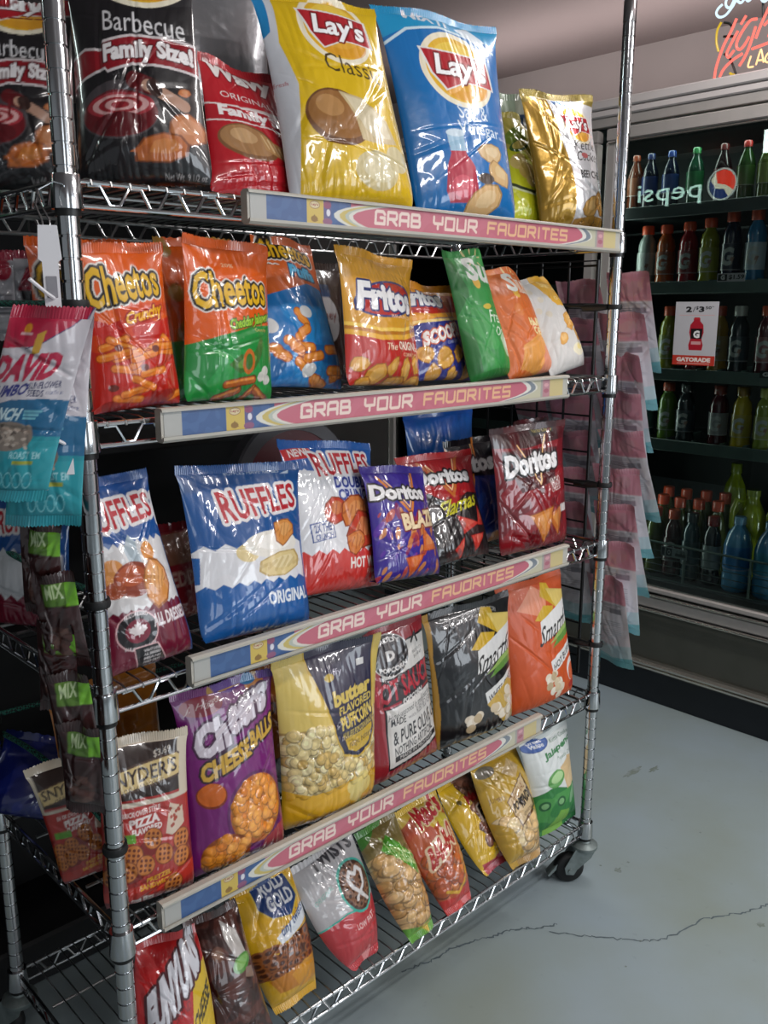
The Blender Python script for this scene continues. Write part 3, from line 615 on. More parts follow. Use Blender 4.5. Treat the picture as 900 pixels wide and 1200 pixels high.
def art_nacho(c):
    c.poly([(-.1, .86), (.5, .82), (1.1, .88), (1.1, 1.1), (-.1, 1.1)], '#3a1014'); c.noise('#5c0f18', .6, 5, 5, .1)
    c.poly([(.64, .90), (.98, .92), (.97, .985), (.63, .97)], '#17181a'); c.text('Nacho Cheese', .67, .95, .925, .955, '#b9a95c')
    c.poly([(.1, .82), (1, .80), (.9, .55), (.3, .5)], '#4a0d14'); dlogo(c, .12, 1.0, .63, .80, .025, '#5c1a1a'); c.text('NACHO', .78, .98, .52, .575, '#e6dcd6', rise=.02); c.text('CHEESE', .78, .98, .475, .52, '#e6dcd6', rise=.02)
    for pts, e, bb in (([(.62, .30), (.99, .36), (.86, .12)], '#7c3c10', '#b8662a'), ([(.36, .33), (.80, .37), (.60, .09)], '#8a4212', '#c97a30')):
        c.poly(pts, e); u0, v0 = (sum(p[i] for p in pts)/3 for i in (0, 1)); c.poly([(u0+(u-u0)*.9, v0+(v-v0)*.9) for u, v in pts], bb); c.poly([(u0+(u-u0)*.5, v0+.012+(v-v0)*.5) for u, v in pts], '#dc9a50', .6)
    c.poly([(.95, .3), (1.02, .3), (1.02, .36), (.95, .36)], '#d9d2ce')

def waffle(c, u, v, r):
    rv = r*c.asp; c.ell(u, v, r, rv, '#7c3a18'); c.ell(u, v, r*.9, rv*.9, '#c07434')
    for i in (-1, 0, 1):
        for j in (-1, 0, 1): c.ell(u+i*r*.45+j*r*.08, v+j*rv*.45-i*rv*.08, r*.15, rv*.15, '#6a2c12')
def art_pizza(c):
    c.rect(-.1, 1.1, .935, 1.1, '#c9bba6'); c.rect(.0, 1, .66, .94, '#2c1d18'); c.rect(-.1, .06, .6, 1.1, '#cbbfab'); c.rect(.94, 1.1, .6, 1.1, '#cbbfab')
    c.text('$3.69', .66, .86, .865, .905, '#cfc6ba', rise=.02); q = [(.08, .69), (.95, .75), (.97, .85), (.93, .865), (.06, .80)]
    c.poly([(u, v+(.012 if k > 1 else -.012)) for k, (u, v) in enumerate(q)], '#4a352a'); c.poly(q, '#cdb57c'); c.text("SNYDER'S", .09, .93, .745, .825, '#2f1d18', bold=.02, rise=.045); c.text('OF HANOVER', .26, .76, .705, .735, '#4a3a2c', rise=.03)
    c.rect(0, 1, .615, .645, '#c9bfae'); c.rect(-.1, 1.1, -.1, .615, '#a02a26'); c.poly([(-.1, .62), (1.1, .62), (1.1, .56), (.4, .2), (-.1, .2)], '#a8302a')
    c.text('BRICK OVEN STYLE', .22, .68, .57, .60, '#e6d3ce', bold=.03, rise=.02); c.text('PIZZA', .3, .66, .51, .56, '#ece0dc', bold=.05, rise=.02); c.text('FLAVORED', .32, .68, .47, .505, '#ece0dc', bold=.04, rise=.02)
    c.poly([(.72, .44), (.8, .60), (.97, .56), (.98, .46), (.8, .42)], '#cdb9a6'); 
    for s in range(12): r = random.Random(s); c.ell(r.uniform(.76, .95), r.uniform(.46, .57), .02, .01, '#9a3a28')
    c.rect(.1, .36, .425, .475, '#5e9a2c'); c.noise('#6d1a18', .8, 6, 2, .05, (0, 1, .2, .42))
    for u, v in ((.56, .43), (.32, .36), (.68, .33), (.13, .33), (.92, .38), (.45, .29), (.90, .28), (.1, .24), (.25, .27)): waffle(c, u, v, .115)
    c.poly([(-.1, .14), (.3, .17), (1.1, .26), (1.1, .17), (.3, .10), (-.1, .09)], '#b02f24'); c.text('PRETZEL', .46, .75, .195, .225, '#d8a02c', bold=.04, rise=.025); c.text('SANDWICHES', .38, .82, .155, .185, '#d8a02c', bold=.04, rise=.025)
    c.rect(-.1, 1.1, -.1, .09, '#6c1620'); waffle(c, .78, .13, .12)
    for k in range(3): c.rect(.14+.14*k, .26+.14*k, .045+.008*k, .085+.008*k, '#d2cbc6'); c.text('120', .16+.14*k, .24+.14*k, .06+.008*k, .075+.008*k, '#3a3030')
def art_cheese(c):
    c.poly([(.3, 1.1), (.36, .96), (.6, .93), (.9, .97), (1.1, .93), (1.1, 1.1)], '#5c2f8a'); c.stroke([(.36, .99), (.5, .955), (.72, .96), (.9, 1.0)], .03, '#b98a3c')
    c.ell(.88, .94, .1, .05, '#c07a3a'); c.ell(.82, .97, .09, .03, '#2c78ac'); c.ell(.27, .905, .22, .05, '#8a1a30'); c.text('J. Higgs', .1, .46, .885, .93, '#cdb4b0', shear=.06, rise=.03)
    c.text('Ch', .12, .5, .66, .83, '#c9c0ca', out=[(.012, '#3c1038')], bold=.07, rise=.06); c.text('eers', .5, 1.0, .76, .90, '#c9c0ca', out=[(.012, '#3c1038')], bold=.07, rise=.09)
    c.text('CHEESE', .14, .72, .565, .66, '#c9a03a', out=[(.010, '#2c1020')], bold=.05, rise=.085); c.text('BALLS', .72, 1.06, .655, .745, '#c9a03a', out=[(.010, '#2c1020')], bold=.05, rise=.06)
    c.ell(.7, .32, .37, .2, '#5a1456'); 
    ins = lambda u, v: ((u-.7)/.275)**2+((v-.325)/.148)**2 < 1
    c.ell(.7, .325, .33, .178, '#a8540f'); balls(c, 190, .38, 1.02, .14, .5, .06, ['#dd8a2c', '#d07820', '#e89a44'], 3, .003, ins)
    c.ell(.22, .46, .145, .065, '#7c2c10'); c.ell(.22, .465, .13, .058, '#c9641a')
    ins2 = lambda u, v: ((u-.33)/.2)**2+((v-.13)/.095)**2 < 1
    c.ell(.33, .13, .25, .12, '#8a400f'); balls(c, 130, .1, .56, .02, .25, .058, ['#dd8a2c', '#d07820', '#e89a44'], 5, .003, ins2); c.poly([(.62, -.05), (.75, .14), (1.1, .25), (1.1, -.05)], '#a8443a', .8)
def art_puffcorn(c):
    c.noise('#e0c060', .6, 3, 4, .05, (0, 1, .6, 1)); ins = lambda u, v: True
    c.rect(-.1, 1.1, .24, .60, '#a98a48'); balls(c, 330, .0, 1.0, .25, .585, .048, ['#d8c48a', '#cdb678', '#e2d3a2', '#c4a45c'], 8, .0035)
    c.poly([(-.1, .30), (.25, .24), (.6, .27), (1.1, .22), (1.1, -.1), (-.1, -.1)], '#dba820')
    for u, v, r in ((.7, .17, .09), (.82, .19, .09), (.76, .24, .09), (.66, .22, .08)): c.ell(u, v, r, r*.55, '#dcc878', 0, .9)
    c.rect(.70, .78, .08, .15, '#d8c276')
    q = [(.32, 1.1), (.32, .90), (.46, .62), (.50, .50), (.56, .42), (.72, .385), (.9, .41), (.97, .48), (.97, 1.1)]
    c.poly([(u+(u-.7)*.05, v-.012) for u, v in q], '#c9a63a'); c.poly(q, '#2a2742'); c.text('jiffy', .5, .64, .83, .87, '#b9b4c4'); c.ell(.5, .835, .05, .02, '#c4a84a'); c.rect(.8, .88, .855, .89, '#d8d6d4')
    o = '#d6bc5c'; c.text('butter', .50, .95, .69, .775, o, bold=.05, rise=.025); c.text('FLAVORED', .55, .96, .64, .685, o, bold=.03, rise=.025); c.text('PUFFCORN', .55, .96, .56, .63, o, bold=.04, rise=.025)
    c.text('HULLESS POPCORN SNACK', .56, .96, .515, .55, o, bold=.02, rise=.03); c.poly([(.57, .50), (.95, .525), (.93, .455), (.85, .42), (.7, .41), (.6, .44)], '#c9a63a'); c.text('magic butter', .62, .92, .445, .485, '#2f2a38', rise=.02)
def art_hotsauce(c):
    c.poly([(.18, .12), (1.05, .17), (1.05, .90), (.7, .88), (.55, .83), (.18, .78)], '#17161a'); c.poly([(.20, .135), (1.05, .185), (1.05, .54), (.20, .50)], '#d4d1cd'); c.poly([(.2, .68), (1.05, .72), (1.05, .88), (.7, .87), (.5, .8), (.2, .78)], '#d4d1cd')
    c.poly([(.2, .50), (1.05, .54), (1.05, .72), (.2, .68)], '#3a3035'); c.text('HOT SAUCE', .0, 1.08, .555, .685, '#b52c3c', bold=.03, rise=.055); c.text('POPCORN', .46, .84, .515, .55, '#e2dedb', bold=.04, rise=.02)
    c.stroke([(.2, .515), (.42, .525)], .03, '#a32434'); c.stroke([(.86, .545), (1.0, .55)], .03, '#a32434')
    c.ell(.40, .815, .31, .128, '#d4d1cd'); c.ell(.40, .815, .295, .122, '#1d1b1f'); c.ell(.40, .815, .19, .078, '#4a464a'); c.ell(.40, .815, .165, .068, '#2c292d'); c.text('D', .33, .47, .785, .845, '#d4d1cd', bold=.07)
    c.text('DADDY', .2, .6, .872, .9, '#e2dedb', arc=.02, bold=.04); c.text('POPCORN', .18, .64, .735, .765, '#e2dedb', arc=-.02, bold=.04); c.stroke([(.78, .85), (.86, .9), (.9, .84)], .03, '#2a2628'); c.text('MADE WITH', .76, .97, .78, .8, '#333034', rise=.01); c.text('BIG HEAT', .78, .96, .75, .77, '#333034', rise=.01)
    k = '#232126'; c.text('Hand-seasoned in small batches', .22, 1.04, .455, .495, k, shear=.02, rise=.05); c.text('MADE', .24, .46, .395, .44, k, bold=.02); c.text('with', .5, .64, .405, .43, '#7a767a'); c.text('RUBY RED KERNELS', .66, 1.12, .42, .465, '#4a474c', rise=.02)
    c.text('& PURE OLIVE OIL', .26, 1.14, .295, .385, k, bold=.02, rise=.05); c.text('NOTHING ARTIFICIAL', .27, .96, .225, .28, k, bold=.02, rise=.045); c.poly([(.27, .165), (1.0, .2), (1.0, .235), (.27, .2)], k); c.text('MADE IN MICHIGAN', .34, .93, .19, .213, '#d4d1cd', rise=.03)
def smart(c, l2, dark):
    c.poly([(.58, .86), (.72, .80), (.9, .72), (.78, .93), (.66, .95)], '#c9a42a'); c.poly([(.42, .70), (.6, .79), (.8, .76), (.7, .66)], '#c9a42a'); c.poly([(.72, .9), (1.05, .82), (1.05, .72), (.85, .74)], '#d9c06a')
    c.poly([(.46, .52), (1.05, .64), (1.05, .82), (.5, .68)], '#dcdcda'); c.text('Smartfood', .46, 1.3, .56, .70, '#1d1c1e', shear=.1, rise=.12, bold=.01)
    c.poly([(.58, .50), (1.05, .60), (1.05, .64), (.8, .57)], '#8fae5c'); c.poly([(.62, .47), (1.05, .55), (1.05, .6), (.75, .53)], '#5c8a3a')
    c.poly([(.54, .38), (1.05, .52), (1.05, .43), (.56, .29)], '#d8d8d6'); c.text(l2, .58, 1.16, .37, .42, '#1d1c1e', bold=.02, rise=.135)
def popc(c, pts):
    for k, (u, v) in enumerate(pts):
        for j in range(7):
            r = random.Random(k*9+j); c.ell(u+r.uniform(-.07, .07), v+r.uniform(-.045, .045), .055, .032, r.choice(['#dccfba', '#cdbb9c', '#e6ddcc', '#b9a482']))
def art_smartblack(c):
    c.poly([(-.1, -.1), (.02, -.1), (.05, .3), (.03, .7), (.1, 1.1), (-.1, 1.1)], '#b0822a'); c.text('DELICIOUS AIR POPPED POPCORN', .42, .86, .885, .915, '#b9b6b2', arc=.035); smart(c, 'WHITE CHEDDAR', 1)
    c.poly([(.55, .3), (.9, .42), (1.05, .3), (1.0, .1), (.8, .12)], '#c2a04a'); popc(c, ((.38, .20), (.7, .24), (.82, .17), (.95, .22), (.9, .30))); c.text('NET WT 6 3/4 OZ', .5, .75, .05, .07, '#a9a6a4', rise=.01)
def art_smartorange(c):
    c.poly([(.2, .8), (.5, .95), (.7, .86), (.6, .7)], '#d98a6a'); smart(c, 'HOT BUFFALO', 0); popc(c, ((.52, .24), (.66, .2), (.6, .14))); c.ell(.98, .25, .13, .09, '#d9d4d2'); c.ell(.98, .23, .1, .07, '#c8603a'); c.ell(.96, .13, .06, .03, '#a8201c'); c.text('NET WT 6 OZ', .3, .95, .06, .075, '#d8a080', rise=.03)

def art_funyuns(c):
    c.poly([(.45, -.1), (.5, .25), (.72, .42), (.8, .7), (1.1, .9), (1.1, -.1)], '#d2b02c'); c.text('FUNYUNS', .16, .98, .55, .86, '#cfcfd6', out=[(.016, '#4a1a20')], bold=.07, rise=.38)
    c.text('BRAND', .5, .72, .5, .56, '#6a1014', rise=.06); c.text('CHEESE', .74, 1.04, .44, .56, '#332c18', bold=.04, rise=.2); c.ell(.84, .27, .12, .035, '#3a3a2a', .4); c.ell(.84, .27, .09, .02, '#cdb545', .4); c.poly([(.3, .2), (.6, .26), (.7, .4), (.4, .36)], '#a8181c')
def art_brown(c):
    c.noise('#5a3028', .8, 8, 2, .0); c.noise('#2a120f', .8, 10, 5, .12); c.poly([(.62, .92), (.86, .82), (.95, .62), (.7, .66), (.6, .8)], '#b9b3ae'); c.ell(.8, .60, .2, .055, '#4f8a3a', .3); c.ell(.8, .605, .16, .035, '#7fb060', .3); c.ell(.42, .72, .11, .05, '#6d4a3c'); c.ell(.42, .72, .08, .03, '#8a6a58')
    c.poly([(.8, .5), (.98, .46), (.98, .54), (.84, .56)], '#8a7264')
def art_rold(c):
    q = [(.3, .98), (.62, 1.0), (.93, .94), (.98, .75), (.75, .66), (.45, .70), (.3, .8)]; c.poly([(.64+(u-.64)*1.06, .83+(v-.83)*1.06) for u, v in q], '#cdb04a'); c.poly(q, '#1d3a6e'); c.text('ROLD', .42, .88, .86, .965, '#d6d8dc', bold=.03, arc=.01); c.text('GOLD', .44, .92, .735, .845, '#d6d8dc', bold=.03, arc=.01)
    c.poly([(.4, .56), (.7, .62), (1.1, .76), (1.1, .64), (.7, .52), (.45, .5)], '#d2d8de'); c.text('tiny twists', .5, 1.02, .565, .66, '#2c4a7c', bold=.02, rise=.1)
    c.poly([(-.1, .40), (.3, .44), (.7, .52), (1.1, .56), (1.1, .3), (.5, .26), (-.1, .3)], '#4a2412')
    for s in range(60):
        r = random.Random(s); u, v = r.random(), r.uniform(.29, .5); c.ell(u, v, .085, .03, '#8a4f24'); c.ell(u, v, .05, .016, '#4a2412')
    c.poly([(.1, .28), (.5, .3), (1.1, .3), (1.1, .1), (.7, .14), (.2, .16)], '#b8741a'); c.poly([(.45, .26), (.75, .31), (1.1, .26), (1.0, .12), (.6, .12)], '#c98a1c')
def art_twists(c):
    c.poly([(-.1, .42), (.4, .46), (1.1, .44), (1.1, -.1), (-.1, -.1)], '#b5333a'); c.stroke([(-.05, .43), (.4, .465), (.62, .43)], .03, '#3fae9e'); c.text('TWISTS', .25, 1.0, .86, .98, '#3a3a40', bold=.05, rise=.0)
    c.ell(.74, .60, .3, .215, '#3fae9e'); c.ell(.74, .60, .27, .195, '#4a2c22')
    for s in range(40):
        r = random.Random(s); a, q = r.random()*2*PI, math.sqrt(r.random()); u, v = .74+.22*q*math.cos(a), .6+.16*q*math.sin(a); c.ell(u, v, .05, .03, '#86604a'); c.ell(u, v, .028, .016, '#3a221a')
    o = '#d8d6d6'; c.stroke([(.86, .45), (.66, .60), (.64, .68), (.70, .72), (.77, .68), (.84, .72), (.9, .67), (.86, .58), (.66, .50)], .05, o); c.text('ORIGINAL', .1, .4, .66, .7, '#6fae9e', rise=.06); c.text('. LOW FAT .', .42, .92, .31, .36, '#e2c2c0', bold=.02, arc=-.03); c.poly([(.5, .05), (.7, .12), (.85, .03), (.6, -.02)], '#d28a8a')
def art_greenclear(c):
    c.rect(-.1, 1.1, .0, .70, '#7a5a34'); balls(c, 90, .05, .95, .08, .7, .17, ['#c29a62', '#b58a50', '#cda873'], 4, .004)
    c.poly([(-.1, .82), (.5, .95), (1.1, 1.1), (-.1, 1.1)], '#3f7a2c'); c.poly([(.3, .78), (.62, .86), (1.0, .56), (.86, .46)], '#4f9a2a'); c.poly([(-.1, .16), (.5, .08), (1.1, .18), (1.1, -.1), (-.1, -.1)], '#5c9a2c'); c.poly([(.2, .06), (.8, .0), (.9, .1)], '#c9a83a'); c.text('Tostadas', .42, .9, .6, .8, '#cfe09a', rise=-.15)
def art_macs(c):
    c.noise('#b05a30', .7, 8, 3, .0); balls(c, 50, .15, .9, .2, .5, .14, ['#b8602c', '#c4743c', '#a8502a'], 4, .003)
    c.poly([(-.1, .82), (.3, .9), (.55, .72), (1.1, .9), (1.1, 1.1), (-.1, 1.1)], '#c9a83a'); c.text("Mac's", .3, .98, .78, .98, '#b8242c', out=[(.01, '#dcc890')], bold=.05, rise=.08); c.ell(.86, .72, .16, .07, '#c4b23c')
    c.text('BAR-B-Q', .18, .92, .45, .66, '#b02a22', out=[(.018, '#dcc2a2')], bold=.05, rise=.14, shear=.1); c.stroke([(.2, .2), (.5, .14), (1.0, .3)], .06, '#d0a02a'); c.poly([(-.1, .16), (.4, .12), (1.1, .24), (1.1, -.1), (-.1, -.1)], '#b8261f')
def art_bbqyel(c):
    c.poly([(.4, 1.1), (.55, .8), (.5, .4), (.8, .2), (1.1, .15), (1.1, 1.1)], '#8a5a44'); balls(c, 60, .55, 1.0, .25, .9, .12, ['#9a6a54', '#b58a70', '#7a4a38'], 4, .002); c.text('BBQ', .58, 1.0, .5, .68, '#1d1718', out=[(.015, '#d8c8b8')], bold=.06, rise=.08); c.text('Mac', .45, .8, .7, .8, '#b0202a', rise=.03, bold=.04); c.ell(.3, .75, .05, .025, '#5a4a10'); c.poly([(.1, .12), (.6, .1), (1.1, .2), (1.1, -.1), (.1, -.1)], '#a8283a')
def art_rinds(c):
    c.rect(-.1, 1.1, -.1, .36, '#b08a4a'); balls(c, 60, .1, .95, .1, .4, .15, ['#d0b07c', '#c29c62', '#dcc59a'], 4, .005); c.poly([(-.1, .5), (.3, .36), (.42, .1), (.2, -.1), (-.1, -.1)], '#b8922a')
    c.poly([(.4, .58), (.95, .76), (1.02, .44), (.52, .34)], '#5a3a1c'); c.poly([(.42, .575), (.94, .745), (1.0, .455), (.54, .355)], '#cdb48a'); c.text('ORIGINAL', .5, .92, .585, .655, '#7c4a1c', rise=.1); c.text('PORK', .50, .80, .485, .57, '#1f1815', bold=.05, rise=.05); c.text('RINDS', .70, 1.0, .50, .60, '#1f1815', bold=.05, rise=.06); c.text('CHICHARRONES', .6, .98, .42, .45, '#4a2c18', rise=.04)
    c.ell(.25, .88, .2, .05, '#6d6858'); c.poly([(.55, .82), (.8, .92), (.98, .82), (.8, .74)], '#c4a878'); c.text('JUMBO', .1, .4, .6, .65, '#6d4a18', rise=-.02)
def art_jalkettle(c):
    c.poly([(-.1, .42), (.4, .5), (.75, .42), (1.1, .5), (1.1, -.1), (-.1, -.1)], '#2c7a3a'); c.noise('#4f9a4c', .7, 5, 3, .1, (0, 1, 0, .42)); c.poly([(.62, .64), (.9, .7), (1.1, .6), (1.1, .42), (.7, .42)], '#cfb488'); c.ell(.9, .5, .2, .07, '#d8c094', .4)
    c.ell(.26, .92, .26, .07, '#24488a'); c.ell(.26, .92, .24, .06, '#2f5aa4'); c.text('Great', .12, .4, .925, .96, '#e2e6ec', bold=.03); c.text('Value', .14, .42, .885, .92, '#e2e6ec', bold=.03)
    c.text('Kettle Cooked', .55, 1.1, .885, .92, '#4f7a5c'); c.text('Jalapeno', .34, 1.1, .77, .85, '#2f7a44', bold=.04, rise=.06); c.text('Potato Chips', .62, 1.1, .70, .74, '#4f7a5c')
    c.ell(.48, .56, .2, .075, '#5c9a50', .2); c.ell(.5, .57, .15, .045, '#a9cf94', .2); c.ell(.2, .33, .1, .05, '#1f5a30'); c.ell(.2, .33, .06, .03, '#7aae74'); c.ell(.52, .33, .1, .05, '#1f5a30'); c.ell(.52, .33, .06, .03, '#7aae74'); c.ell(.86, .33, .16, .05, '#7aa87c', .8); c.poly([(.2, .0), (.5, .24), (.75, .2), (.7, .0)], '#7aae44', .9); c.poly([(.75, .0), (.8, .2), (1.1, .16), (1.1, .0)], '#1f6a34')
# ------------------------------------------------------------------ rack
RW, RD = 1.1625, .44
ZC = {1: 1.460, 2: 1.1753, 3: .8197, 4: .464, 5: .1354}
rack = thing('wire_shelving_rack', 'chrome wire shelving rack on casters holding five shelves of snack bags', 'shelving', (0, 0, 0))
def post_profile():
    z0, z1 = .105, 1.91; pr = [(.0001, z0), (.0127, z0)]; z = 1.868
    gs = sorted(1.868-k*.0254 for k in range(0, 69) if 1.868-k*.0254 > z0+.005)
    for g in gs: pr += [(.0127, g-.0016), (.0108, g-.0012), (.0108, g+.0012), (.0127, g+.0016)]
    return pr+[(.0127, z1-.004), (.0115, z1), (.0001, z1)]
PP = post_profile()
def caster(px, py, post, ang):
    c = bpy.data.objects.new('caster', None); link(c, post); c.location = (px, py, 0)
    R = Matrix.Rotation(ang, 4, 'Z')
    def fin(mb, name, m):
        mb.v = [tuple(R @ Vector(p)) for p in mb.v]; return mb.build(name, m, c)
    off = .036
    w = MB(); w.lathe([(.004, -.014), (.028, -.014), (.032, -.012), (.0345, -.009), (.0365, -.004), (.037, 0), (.0365, .004), (.0345, .009), (.032, .012), (.028, .014), (.004, .014)], 28, (off, 0, .037), Matrix.Rotation(PI/2, 3, 'X')); fin(w, 'wheel', M['rubber'])
    f = MB()
    for s in (-1, 1):
        f.prism([(-.022, .092), (.026, .092), (off+.014, .045), (off+.010, .028), (off-.008, .026), (off-.016, .040), (-.012, .07)], s*.019-.0014, s*.019+.0014, 'Y')
    f.lathe([(.001, .086), (.028, .086), (.031, .09), (.031, .096), (.024, .101), (.015, .104), (.013, .108), (.001, .108)], 24, (0, 0, 0))
    f.tube([(off, -.024, .037), (off, .024, .037)], .006, 8); fin(f, 'fork', M['caster'])
    b = MB(); b.prism([(off+.0, .070), (off+.03, .050), (off+.052, .022), (off+.048, .019), (off+.026, .043), (off-.004, .063)], -.012, .012, 'Y'); fin(b, 'brake_lever', M['caster'])
posts = []
for i, (px, py) in enumerate(((0, 0), (RW, 0), (0, RD), (RW, RD))):
    mb = MB(); mb.lathe(PP, 28, (px, py, 0)); p = mb.build('post', M['chrome'], rack, flat_angle=25); posts.append(p)
    caster(px, py, p, (2.6, 2.45, 2.0, 2.9)[i])

def truss(p0, p1, zc, n):
    mb = MB(); p0, p1 = Vector(p0), Vector(p1); d = (p1-p0); L = d.length; d.normalize()
    a, b = p0+d*.012, p1-d*.012
    for z in (.0135, -.0135): mb.tube([(a.x, a.y, zc+z), (b.x, b.y, zc+z)], .0031, 8)
    pts = []
    for k in range(n):
        for t, z in ((.10, .010), (.40, .010), (.62, -.0105), (.74, -.0115), (.86, -.0105)):
            q = p0+d*(.02+(L-.04)*(k+t)/n); pts.append((q.x, q.y, zc+z))
    mb.tube(pts, .0024, 6)
    return mb
for k, zc in ZC.items():
    d = MB(); nw = 45
    for i in range(nw):
        x = .03+(RW-.06)*i/(nw-1); d.tube([(x, -.0035, zc+.010), (x, -.002, zc+.0155), (x, .01, zc+.0182), (x, RD-.01, zc+.0182), (x, RD+.003, zc+.0155)], .0015, 6)
    for y in (.13, .31): d.tube([(.01, y, zc+.0142), (RW-.01, y, zc+.0142)], .0026, 6)
    sh = d.build('wire_shelf', M['chrome_dull'], rack)
    truss((0, 0, 0), (RW, 0, 0), zc, 21).build('front_truss', M['chrome'], sh)
    truss((0, RD, 0), (RW, RD, 0), zc, 21).build('rear_truss', M['chrome_dull'], sh)
    truss((0, 0, 0), (0, RD, 0), zc, 8).build('side_truss', M['chrome'], sh)
    truss((RW, 0, 0), (RW, RD, 0), zc, 8).build('side_truss', M['chrome'], sh)
    for px, py in ((0, 0), (RW, 0), (0, RD), (RW, RD)):
        mb = MB(); mb.lathe([(.0128, -.019), (.0182, -.019), (.0184, -.017), (.0168, .018), (.0164, .0195), (.0128, .0195)], 26, (px, py, zc), ring=True); sl = mb.build('corner_sleeve', M['chrome'], sh)
    # black split clips peep out under the sleeves
    for px, py in ((0, 0), (RW, 0), (0, RD), (RW, RD)):
        mb = MB(); mb.lathe([(.0128, -.027), (.0148, -.027), (.0150, -.0185), (.0128, -.0185)], 22, (px, py, zc), ring=True); mb.build('split_clip', M['black'], sh)

# ------------------------------------------------------------------ shelf label strips
SEG = {'G': [[(1, .8), (.8, 1), (.1, 1), (0, .9), (0, 0), (1, 0), (1, .5), (.55, .5)]], 'R': [[(0, 0), (0, 1), (.9, 1), (1, .9), (1, .55), (.9, .45), (0, .45)], [(.45, .45), (1, 0)]],
       'A': [[(0, 0), (0, .85), (.15, 1), (.9, 1), (1, .9), (1, 0)], [(0, .42), (1, .42)]], 'B': [[(0, 0), (0, 1), (.85, 1), (.92, .9), (.92, .58), (.85, .5), (0, .5)], [(.85, .5), (1, .42), (1, .1), (.9, 0), (0, 0)]],
       'Y': [[(0, 1), (0, .55), (.1, .45), (1, .45), (1, 1)], [(.5, .45), (.5, 0)]], 'O': [[(0, 0), (0, 1), (1, 1), (1, 0), (0, 0)]], 'U': [[(0, 1), (0, .1), (.1, 0), (.9, 0), (1, .1), (1, 1)]],
       'F': [[(0, 0), (0, 1), (1, 1)], [(0, .5), (.8, .5)]], 'V': [[(0, 1), (0, .15), (.2, 0), (.8, 0), (1, .15), (1, 1)]], 'I': [[(.5, 0), (.5, 1)]], 'T': [[(0, 1), (1, 1)], [(.5, 1), (.5, 0)]],
       'E': [[(1, 1), (0, 1), (0, 0), (1, 0)], [(0, .5), (.85, .5)]], 'S': [[(1, 1), (0, 1), (0, .5), (1, .5), (1, 0), (0, 0)]]}
def techno(c, word, u0, u1, v0, v1, colr, wd):
    ws = [.5 if ch == 'I' else 1 for ch in word]; un = (u1-u0)/sum(ws)
    for k, ch in enumerate(word):
        cw = un*ws[k]; uk = u0+un*sum(ws[:k])
        for pl in SEG[ch]: c.stroke([(uk+cw*(.09+.72*x+.06*y), v0+(v1-v0)*y) for x, y in pl], wd, colr)
def art_strip(c):
    c.rect(.030, .20, 0, 1, '#3d5c8c'); c.noise('#48699a', .5, 2, 3, .05, (.03, .2, 0, 1)); c.rect(0, .030, 0, 1, '#a9aaa6')
    c.rect(.108, .142, .02, 1, '#c9b058'); c.ell(.124, .76, .0105, .15, '#8a5a4a'); c.ell(.124, .76, .0095, .125, '#d0c39a'); c.text("Lay's", .1165, .1315, .70, .82, '#9a4a4a', bold=.04); c.ell(.123, .22, .007, .12, '#8a6a34'); c.poly([(.117, .16), (.123, .4), (.131, .15)], '#8a6a34')
    c.rect(.142, .158, .03, 1, '#5c5a86'); c.ell(.15, .8, .008, .15, '#8a4a6a'); c.ell(.152, .5, .004, .14, '#d8d8e0'); c.ell(.15, .15, .01, .13, '#8a5a78')
    def par(u, a, b, n=9):     # a rounded end: left outline of an oval bar
        return [(u+a*((v-.44)/.58)**2 if v > .44 else u+b*((.44-v)/.48)**2, v) for v in np.linspace(1.02, -.05, n)]
    for u, cc in ((.163, '#d2d2c8'), (.175, '#c2b068'), (.187, '#b0b8ae'), (.195, '#d4d1c8')): c.poly(par(u, .09, .045)+[(1, -.05), (1, 1.02)], cc)
    rt = lambda u, a, b: [(u-(a*((v-.55)/.47)**2 if v > .55 else b*((.55-v)/.6)**2), v) for v in np.linspace(-.05, 1.02, 9)]
    c.poly(par(.204, .10, .05)+[(1, -.05), (1, 1.02)], '#bd6a7a'); c.noise('#c67686', .4, 1.5, 5, .0, (.26, .8, 0, 1))
    for u, cc in ((.858, '#dcdad2'), (.872, '#7e8790'), (.888, '#d6d4ca'), (.894, '#bdbba4')): c.poly(rt(u, .03, .12)+[(1.2, 1.02), (1.2, -.05)], cc)
    c.rect(.905, .955, 0, 1, '#a3a29c'); c.rect(.912, .937, 0, 1, '#b58a92'); c.ell(.925, .66, .008, .1, '#d2a4aa'); c.ell(.925, .35, .009, .12, '#a86a78'); c.rect(.937, .985, 0, 1, '#c6b888'); c.rect(.985, 1, 0, 1, '#b5b4ac')
    techno(c, 'GRAB', .252, .366, .26, .76, '#e6d2c8', .0052); techno(c, 'YOUR', .393, .518, .26, .76, '#e6cec2', .0052); techno(c, 'FAVORITES', .543, .805, .27, .75, '#e0b48c', .0050)
strip_lab = {1: 'printed shelf label strip on the front of the topmost rack shelf', 2: 'printed shelf label strip on the second shelf from the top', 3: 'printed shelf label strip on the middle shelf under the blue ridged chip bag', 4: 'lowest printed shelf label strip above the bottom shelf'}
cs = Cv(.885, .034, .00085, '#bf6678'); art_strip(cs); SC = cs.result()
